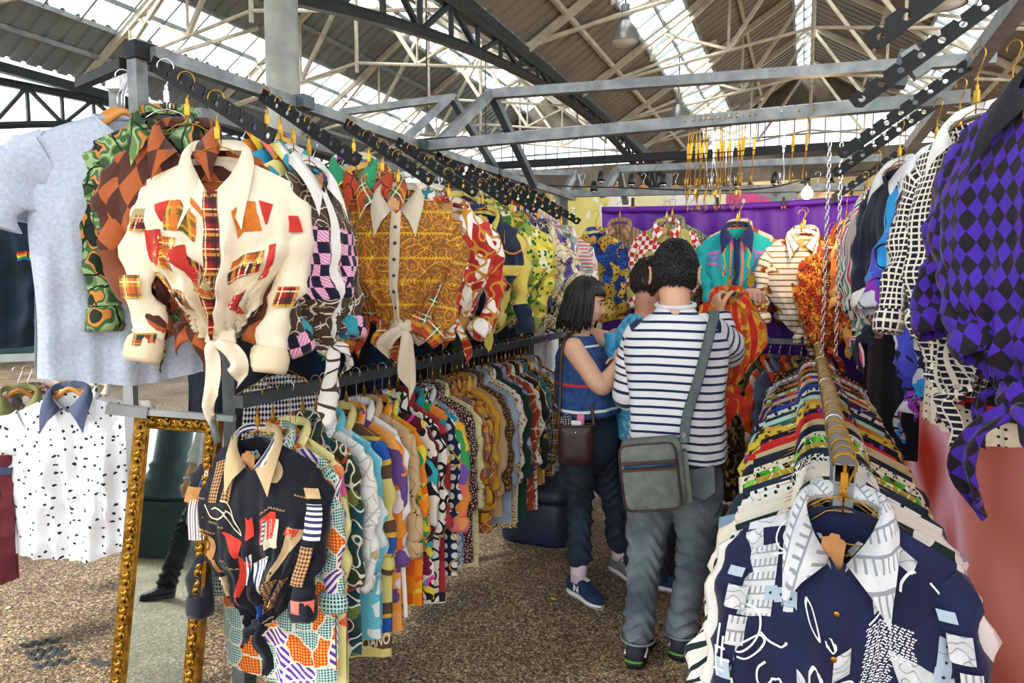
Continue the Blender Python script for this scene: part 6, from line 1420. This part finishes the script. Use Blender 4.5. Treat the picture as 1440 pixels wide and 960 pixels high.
# bag and strap
bagT = thing('shoulder_bag', 'grey canvas shoulder bag with brown piping hanging behind the man\'s left hip', 'bag', A_(917, 660, 2.56))
bx = unit(A_(955, 660, 2.60)-A_(880, 665, 2.56)); bz = unit(vec(.03, 0, 1)-bx*(vec(.03, 0, 1)@bx)); by = np.cross(bz, bx)
def bp(x, y, z): return np.array(bagT.location)+bx*x+by*y+bz*z
def slab(x0, x1, z0, z1, y0, y1, rc, nm, mt, bulge=0.0, par=None):
    th = np.linspace(0, 2*pi, 40, endpoint=False); V = []; cx, cz, hx, hz = (x0+x1)/2, (z0+z1)/2, (x1-x0)/2, (z1-z0)/2
    ring = [(cx+np.sign(cos(a))*abs(cos(a))**rc*hx, cz+np.sign(sin(a))*abs(sin(a))**rc*hz) for a in th]
    lay = [(y0, .9), (y0+.008*np.sign(y1-y0), 1), (y1-.008*np.sign(y1-y0), 1), (y1, .93), (y1+bulge, .5)]
    for yy, k in lay: V += [bp(cx+(x-cx)*k, yy, cz+(z-cz)*k) for x, z in ring]
    F = [(i*40+k, i*40+(k+1) % 40, (i+1)*40+(k+1) % 40, (i+1)*40+k) for i in range(4) for k in range(40)]+[tuple(range(39, -1, -1)), tuple(160+k for k in range(40))]
    g = Geo(); g.add(V, F); return g.build(nm, mt, par or bagT, True)
slab(-.110, .118, -.135, .120, .045, -.045, .22, 'bag_body', M['canvas'], -.004)
fl = slab(-.114, .095, -.140, .115, -.046, -.064, .25, 'flap', M['canvas'], -.008)
g = Geo(); th = np.linspace(0, 2*pi, 60, endpoint=False); g.tube([bp(-.0095+np.sign(cos(a))*abs(cos(a))**.25*.105, -.062, -.0125+np.sign(sin(a))*abs(sin(a))**.25*.128) for a in th], .0038, 6, closed=True); g.build('piping', M['leather_brown'], fl, True)
for z in (.048, .022): g = Geo(); g.box((0, 0, 0), (.2, .006, .010), Matrix.Identity(3)); V = np.concatenate(g.V); V2 = np.array([bp(v[0]-.0095, v[1]-.074, v[2]+z) for v in V]); g2 = Geo(); g2.add(V2, g.F); g2.build('zip_trim', M['leather_brown'], fl)
g = Geo(); g.tube([bp(-.10, -.075, .035), bp(.085, -.075, .035)], (.006, .009), 8); g.build('zip', pbr('blue_zip', '#24405c', .5), fl, True)
g = Geo(); g.box((0, 0, 0), (.085, .02, .19)); V2 = np.array([bp(v[0]*.25+.125, v[1]*3, v[2]-.03) for v in np.concatenate(g.V)]); g2 = Geo(); g2.add(V2, g.F); g2.build('side_pocket', M['canvas'], bagT)
g = Geo(); g.tube([bp(.13, -.01, .105), bp(.135, -.01, .135)], .012, 8); g.build('buckle', M['steel'], bagT, True)
yb = 2.63; P = spline([bp(.13, -.02, .10)-vec(0, .012, 0), A_(966, 585, yb), A_(980, 540, yb-.005), A_(992, 495, yb), A_(1000, 462, yb+.025), A_(1004, 446, yb+.075), A_(1003, 437, yb+.13), A_(999, 440, yb+.19)], 30)
g = Geo(); g.tube(P, (.020, .0022), 8, ref=(1, 0, .3)); g.build('strap', M['canvas_strap'], bagT, True)

# ---- woman in the sleeveless blue top
wom = thing('person', 'woman with black bob in sleeveless blue top and dark jeans, arms crossed, in profile', 'person', (-1.0, 3.25, 0))
wf = unit((.955, .10, 0)); wr_ = np.cross(wf, upv)           # her right side points toward the camera
hc = A_(823, 427, 3.25); nb = A_(815, 466, 3.25)
g = Geo(); r_, f_, u_ = head_geo(g, hc, wf+vec(0, 0, -.12), s=.98, female=True, ears=False)
chest = A_(818, 520, 3.25); pel = A_(828, 610, 3.25); sn, sf = A_(803, 486, 3.13), A_(832, 474, 3.40)
limb(g, [hc-f_*.012-u_*.06, nb+vec(.0, 0, .0), nb-vec(0, 0, .05)], [.052, .050, .06], 16)
limb(g, [pel-vec(0, 0, .05), pel+vec(0, 0, .12), chest, nb-vec(0, 0, .07), nb-vec(0, 0, .03)], [(.13, .10), (.115, .095), (.135, .10), (.12, .072), (.05, .05)], 24, ref=wr_)
en, wn = A_(846, 544, 3.10), A_(868, 512, 3.20); ef, wf_ = A_(893, 484, 3.46), A_(884, 508, 3.30)
limb(g, [sn, sn*.5+en*.5+vec(-.005, 0, 0), en, en*.5+wn*.5, wn], [.054, .050, .042, .036, .026], 16)
limb(g, [sf, sf*.5+ef*.5, ef, ef*.5+wf_*.5, wf_], [.050, .045, .036, .033, .025], 14)
t1 = hand(g, wn, unit((.5, .15, .75)), unit((.3, .9, -.2)), 1, .55, .92); t2 = hand(g, wf_, unit((-.75, -.35, .1)), unit((.2, -.5, -.9)), 1, .45, .92)
hn, hf = A_(814, 632, 3.17), A_(846, 628, 3.33); kn, kf = A_(816, 708, 3.20), A_(862, 700, 3.40); an, af = A_(814, 797, 3.17), A_(871, 775, 3.52)
for a, k, b_ in ((hn, kn, an), (hf, kf, af)): limb(g, [a, k, b_-vec(0, 0, .03)], [.060, .034, .030], 14)
link('body', remeshed(g, 'body', .0042, 2), M['skin'], wom); face_parts(wom, hc, r_, f_, u_, .98)
for tp_ in t1+t2: 
    g = Geo(); p0 = tp_[0]-tp_[2]*.005; g.tube([p0-tp_[1]*.008, p0+tp_[1]*.004], [(.0055, .002), (.004, .0015)], 8, ref=np.cross(tp_[1], tp_[2])); g.build('fingernail', M['red_nail'], wom, True)
# bob hair
rg = np.random.default_rng(9); g = Geo()
T, Bz = np.meshgrid(np.linspace(0, 1, 22), np.linspace(0, 2*pi, 44, endpoint=False), indexing='ij')
def hsurf(a, b_): return np.stack([np.sin(a)*np.sin(b_)*.084, np.sin(a)*np.cos(b_)*.102-.004, np.cos(a)*.125], -1)
Q = hsurf(T*np.where(np.cos(Bz) > .45, 1.0, np.where(np.cos(Bz) > .1, 1.35, 2.1)), Bz); V = hc+Q[..., :1]*r_+Q[..., 1:2]*f_+Q[..., 2:]*u_
g.add(V.reshape(-1, 3), [(i*44+k, i*44+(k+1) % 44, (i+1)*44+(k+1) % 44, (i+1)*44+k) for i in range(21) for k in range(44)])
for i in range(620):
    b_ = rg.uniform(-pi, pi) if i < 400 else rg.choice([-1, 1])*rg.uniform(.9, 2.0); fr = cos(b_); top = hsurf(np.array(.15), np.array(b_)); bang = fr > .55
    amax = 1.18 if bang else 1.5; pts = [hsurf(np.array(a), np.array(b_))*rg.uniform(1.0, 1.08) for a in np.linspace(.1, amax, 6)]
    if not bang:
        e = pts[-1].copy(); ln = rg.uniform(.10, .155)*(1.0 if fr < .2 else .85)
        for k in (1, 2, 3): q = e.copy(); q[2] -= ln*k/3; q[:2] *= 1+.03*k+(.05*k if fr < -.2 else 0)-(.09*k*k/9*rg.uniform(0, 1.2)); pts.append(q)
    pts = spline(pts, 14); W3 = hc+pts[:, :1]*r_+pts[:, 1:2]*f_+pts[:, 2:]*u_; w0 = rg.uniform(.005, .009)
    g.tube(W3, np.stack([w0*np.linspace(1, .35, 14), .0028*np.linspace(1, .5, 14)], 1), 6, ref=np.cross(f_ if abs(fr) < .5 else r_, u_))
g.build('hair', M['hair'], wom, True)
V_top = [(A_(826, 578, 3.25), .195, .165, wr_), (A_(824, 550, 3.25), .185, .155, wr_), (A_(820, 520, 3.25), .172, .140, wr_), (A_(817, 497, 3.25), .158, .120, wr_), (A_(815, 480, 3.25), .120, .085, wr_), (A_(815, 471, 3.25), .088, .066, wr_)]
N = NT('blue_top'); zc = N.n('SeparateXYZ', {0: N.n('TexCoord').outputs['UV']}).outputs[1]
def zz(py): return at(822, py, Y=3.25).z
base = N.n('TexNoise', {'Vector': N.uv(), 'Scale': 18.0, 'Detail': 3.0}); cB = N.ramp(base.outputs[0], ['#16315e', '#2b5590'], 'LINEAR', [.3, .7])
for py, wd, hx in ((534, .010, '#c9303c'), (568, .010, '#e6e8ea'), (484, .007, '#e6e8ea'), (575.5, .004, '#16264a')):
    cB = N.mixc(N.math('MULTIPLY', N.math('GREATER_THAN', zc, zz(py)-wd), N.math('LESS_THAN', zc, zz(py)+wd*.3)), cB, lin(hx))
N.t.links.new(cB, N.b.inputs['Base Color']); N.b.inputs['Roughness'].default_value = .85
V, F, U = torso_cloth(V_top, folds=.007, seed=8); tp2 = link('sleeveless_top', mesh('sleeveless_top', V, F, U), N.m, wom)
jd = DENIM('#18232f', '#27374a')
trousers(wom, (hn, hf), (kn, kf), (an+vec(0, 0, .045), af+vec(0, 0, .045)), A_(828, 578, 3.25), [.092, .092, .066, .062, .068], jd, 5)
for a, to, mats, nm in ((an, (1, -.62, 0), (M['navy_suede'], M['white'], M['rubber'], M['navy_suede']), 'n'), (af, (.8, -.6, 0), (pbr('grey_canvas_shoe', '#7d7f80', .8, 0, '#5d5f61', 30), M['white'], M['rubber'], M['white']), 'f')):
    d_ = unit(to); hl = vec(a[0], a[1], 0)-d_*.07; rt_, f2, r2 = shoe(wom, hl, hl+d_, mats, .245, .043)
    g = Geo(); g.tube([a+vec(0, 0, .06), a-vec(0, 0, .0), vec(a[0], a[1], .08)], [.040, .042, .040], 14); g.build('sock', fab(('tone', ['#d9c3cc', '#e8dadf'], 30)), wom, True)
    if nm == 'n':
        for txt, off, hgt, sz in (('N', .10, .062, .052),):
            Vt, Ft = text_geo(txt, sz, .003); Pt = np.array([hl+f2*(off-v[0]*-1)+r2*(.0445)+vec(0, 0, hgt+v[1]*.8) for v in Vt]); link('logo', mesh('logo', Pt, Ft, None, False), M['white'], rt_)
        g = Geo(); b0 = hl+f2*.125+vec(0, 0, .112); g.bar(b0-f2*.012, b0+f2*.018-vec(0, 0, .006), .022, .004); g.build('tongue_label', M['white'], rt_)
purse = thing('handbag', 'dark brown leather crossbody bag with open top at the woman\'s hip', 'bag', A_(810, 622, 3.03))
px_ = unit(A_(835, 620, 3.06)-A_(787, 620, 3.02)); pz_ = vec(0, 0, 1); py_ = np.cross(pz_, px_); bagT0 = bagT; bx, bz, by = px_, pz_, py_; bagT = purse
slab(-.082, .082, -.105, .085, .025, -.025, .2, 'bag_body', M['leather'], -.006)
g = Geo(); g.tube([bp(-.0, -.034, .055), bp(0, -.040, .055)], .006, 10); g.build('stud', M['chrome'], purse, True)
g = Geo(); g.tube([bp(np.sign(cos(a))*abs(cos(a))**.3*.084, np.sign(sin(a))*abs(sin(a))**.5*.027, .084) for a in np.linspace(0, 2*pi, 40, endpoint=False)], .004, 6, closed=True); g.build('rim', M['leather_brown'], purse, True)
for pts, in (([bp(-.085, 0, .08), A_(787, 560, 3.06), A_(788, 515, 3.06), A_(791, 486, 3.07), A_(800, 471, 3.15), A_(812, 466, 3.24)],), ([bp(.082, 0, .08), A_(831, 560, 3.10), A_(829, 530, 3.12)],)):
    g = Geo(); g.tube(spline(pts, 24), (.009, .002), 6, ref=(1, 0, 0)); g.build('strap', M['leather_brown'], purse, True)
pt_ = thing('pouch', 'pink pouch sticking out of the leather handbag', 'pouch', bp(.022, .0, .105)); g = Geo(); g.add(*rbox(.036, .02, [(-.03, 1), (.02, 1), (.028, .8)])); g.build('body', M['pink'], pt_, True)
pt_ = thing('umbrella', 'folded black spotted umbrella in the leather handbag', 'umbrella', bp(-.04, .0, .10)); g = Geo(); g.tube([(0, 0, -.05), (-.004, 0, .02), (-.008, 0, .035)], [.024, .022, .008], 12); g.build('canopy', fab(MX(('dot', 60, .25), '#e6e6e6', '#131417')), pt_, True)
pt_ = thing('tissue_pack', 'white and teal tissue pack in the leather handbag', 'packet', bp(.0, -.008, .09)); g = Geo(); g.add(*rbox(.05, .014, [(-.03, 1), (.012, 1), (.016, .8)])); g.build('wrapper', fab(ST('v', .02, ['#e8ecee', '#7fb8c4'])), pt_, True)

# ---- third person beyond the man
thr = thing('person', 'dark haired person in bright blue t-shirt mostly hidden behind the striped man', 'person', (-.68, 3.38, 0))
tf = unit((.65, .76, 0)); tr3 = np.cross(tf, upv); hc = A_(914, 397, 3.34); nb = A_(908, 436, 3.34)
g = Geo(); r_, f_, u_ = head_geo(g, hc, tf+vec(0, 0, -.1)); sl3, sr3 = A_(868, 470, 3.42), A_(945, 468, 3.28); pel = A_(915, 620, 3.38); chest = A_(910, 520, 3.36)
limb(g, [hc-f_*.012-u_*.06, nb, nb-vec(0, 0, .05)], [.056, .055, .06], 16)
limb(g, [pel-vec(0, 0, .05), pel+vec(0, 0, .12), chest, nb-vec(0, 0, .07), nb-vec(0, 0, .03)], [(.15, .11), (.14, .10), (.16, .11), (.13, .08), (.055, .055)], 24, ref=tr3)
e3, w3 = A_(1012, 505, 3.36), A_(1044, 414, 3.17)
limb(g, [sr3, (sr3+e3)/2, e3, (e3+w3)/2, w3], [.05, .046, .038, .034, .026], 14); hand(g, w3, unit((.62, -.72, .22)), unit((.15, -.3, -1)), 1, .75, 1.0)
el3, wl3 = A_(866, 555, 3.36), A_(905, 530, 3.2); limb(g, [sl3, (sl3+el3)/2, el3, wl3], [.05, .046, .038, .026], 14); hand(g, wl3, unit((1, -.1, .2)), (0, 0, -1), 1, .4)
h1, h2, k1, k2, a1, a2 = A_(892, 640, 3.40), A_(938, 640, 3.36), A_(895, 715, 3.42), A_(938, 715, 3.38), A_(898, 790, 3.5), A_(926, 806, 3.42)
for a, k, b_ in ((h1, k1, a1), (h2, k2, a2)): limb(g, [a, k, b_], [.065, .046, .038], 14)
link('body', remeshed(g, 'body', .0048, 2), M['skin_pale'], thr); face_parts(thr, hc, r_, f_, u_)
spiky_hair(thr, hc, r_, f_, u_, M['hair_brown'], 1.0, 1500, L=.024, seed=8)
bluet = fab(('noise', 10, ['#1f8fd0', '#58c4ea', '#2f9fd8', '#8fdcf2'], 2.0, 'LINEAR'))
V, F, U = torso_cloth([(A_(915, 618, 3.38), .20, .15, tr3), (A_(912, 560, 3.37), .19, .14, tr3), (A_(910, 500, 3.36), .20, .135, tr3), (A_(908, 470, 3.35), .195, .115, tr3), (A_(907, 452, 3.35), .14, .085, tr3), (A_(907, 441, 3.35), .075, .07, tr3)], seed=12); tt = link('t_shirt', mesh('t_shirt', V, F, U), bluet, thr)
for s_, e_ in ((sl3, el3), (sr3, e3)): V, F, U = sleeve_cloth([s_, s_*.6+e_*.4, s_*.4+e_*.6], [.075, .072, .068], 5, m=16); link('sleeve', mesh('sleeve', V, F, U), bluet, tt)
trousers(thr, (h1, h2), (k1, k2), (a1, a2), A_(915, 600, 3.38), [.09, .095, .075, .07, .075], jd, 8)
for a, to in ((a1, (.75, .5, 0)), (a2, (.95, -.1, 0))):
    d_ = unit(to); hl = vec(a[0], a[1], 0)-d_*.06; shoe(thr, hl, hl+d_, (M['navy_suede'], M['white'], M['rubber'], M['dark']), .27, .046)
# the orange shirt they hold up
hung(A_(1026, 384, 3.08), radians(18), .085, 'gold', 'held up with the orange scarf print shirt', None, label='orange and red scarf print tie-front shirt held up by the two men', spec=orangered, seed=301, L=.42, ws=.125, W=.165, D=.07, knot=True, A=.014, res=(41, 36), neck=.05, csize=.9, sleeve=None, ksc=1.3)
# ---- passer-by seen in the mirror
pp, _, _ = reflect(312, 640, 3.6); px0, py0 = pp.x, pp.y
pas = thing('person', 'passer-by in white shirt and black trousers walking, seen in the gilt mirror', 'person', (px0, py0, 0))
wk = unit((-.55, .83, 0)); sd = np.cross(wk, upv); B0 = vec(px0, py0, 0); PB = lambda x, y, z: B0+sd*x+wk*y+upv*z
g = Geo(); r_, f_, u_ = head_geo(g, PB(0, .02, 1.66), wk)
limb(g, [PB(0, 0, 1.60), PB(0, -.01, 1.48), PB(0, -.01, 1.42)], [.055, .056, .06], 14); limb(g, [PB(0, 0, .92), PB(0, 0, 1.05), PB(0, 0, 1.25), PB(0, 0, 1.40), PB(0, 0, 1.46)], [(.12, .09), (.14, .10), (.165, .11), (.13, .08), (.055, .055)], 22, ref=sd)
for s in (-1, 1):
    limb(g, [PB(.19*s, 0, 1.38), PB(.235*s, -.03*s, 1.10), PB(.24*s, .05-.05*s, .86)], [.052, .042, .028], 14); hand(g, PB(.24*s, .05-.05*s, .85), (.0, .1, -1), -sd*s, s, .5)
H2 = [PB(-.09, 0, .90), PB(.09, 0, .90)]; K2 = [PB(-.1, .16, .50), PB(.1, -.08, .48)]; AN2 = [PB(-.1, .26, .10), PB(.1, -.36, .16)]
for k in (0, 1): limb(g, [H2[k], K2[k], AN2[k]], [.062, .044, .036], 14)
link('body', remeshed(g, 'body', .006, 2), M['skin'], pas); face_parts(pas, PB(0, .02, 1.66), r_, f_, u_); spiky_hair(pas, PB(0, .02, 1.66), r_, f_, u_, M['hair_brown'], 1, 400)
wsh = fab(('tone', ['#dfe3ea', '#eef0f4'], 6)); V, F, U = torso_cloth([(PB(0, 0, .84), .20, .15, sd), (PB(0, 0, 1.05), .19, .14, sd), (PB(0, 0, 1.25), .20, .14, sd), (PB(0, 0, 1.38), .18, .11, sd), (PB(0, 0, 1.44), .12, .08, sd), (PB(0, 0, 1.47), .07, .065, sd)], seed=20); ws_ = link('white_shirt', mesh('white_shirt', V, F, U), wsh, pas)
for s in (-1, 1): V, F, U = sleeve_cloth([PB(.18*s, 0, 1.39), PB(.23*s, -.03*s, 1.12), PB(.24*s, .03-.03*s, 1.0)], [.08, .072, .062], 6, m=24); link('sleeve', mesh('sleeve', V, F, U), wsh, ws_)
for s in (-1, 1):
    if s == -1: g = Geo(); g.tube([PB(.24*s, .05-.05*s, .875), PB(.24*s, .05-.05*s, .895)], .032, 14); g.build('watch', M['chrome'], pas, True)
trousers(pas, H2, K2, AN2, PB(0, 0, .95), [.09, .098, .078, .072, .075], pbr('black_trousers', '#12161d', .8, 0, '#1b212b', 8), 9, 'trousers')
for k in (0, 1): hl = AN2[k]*[1, 1, 0]-wk*.07; shoe(pas, hl, hl+wk, (M['rubber'], M['rubber'], M['rubber'], M['dark']), .27, .047)
for t in (man, wom, thr, pas, bagT0, purse):
    for o in t.children: o.location = Vector(o.location)-t.location
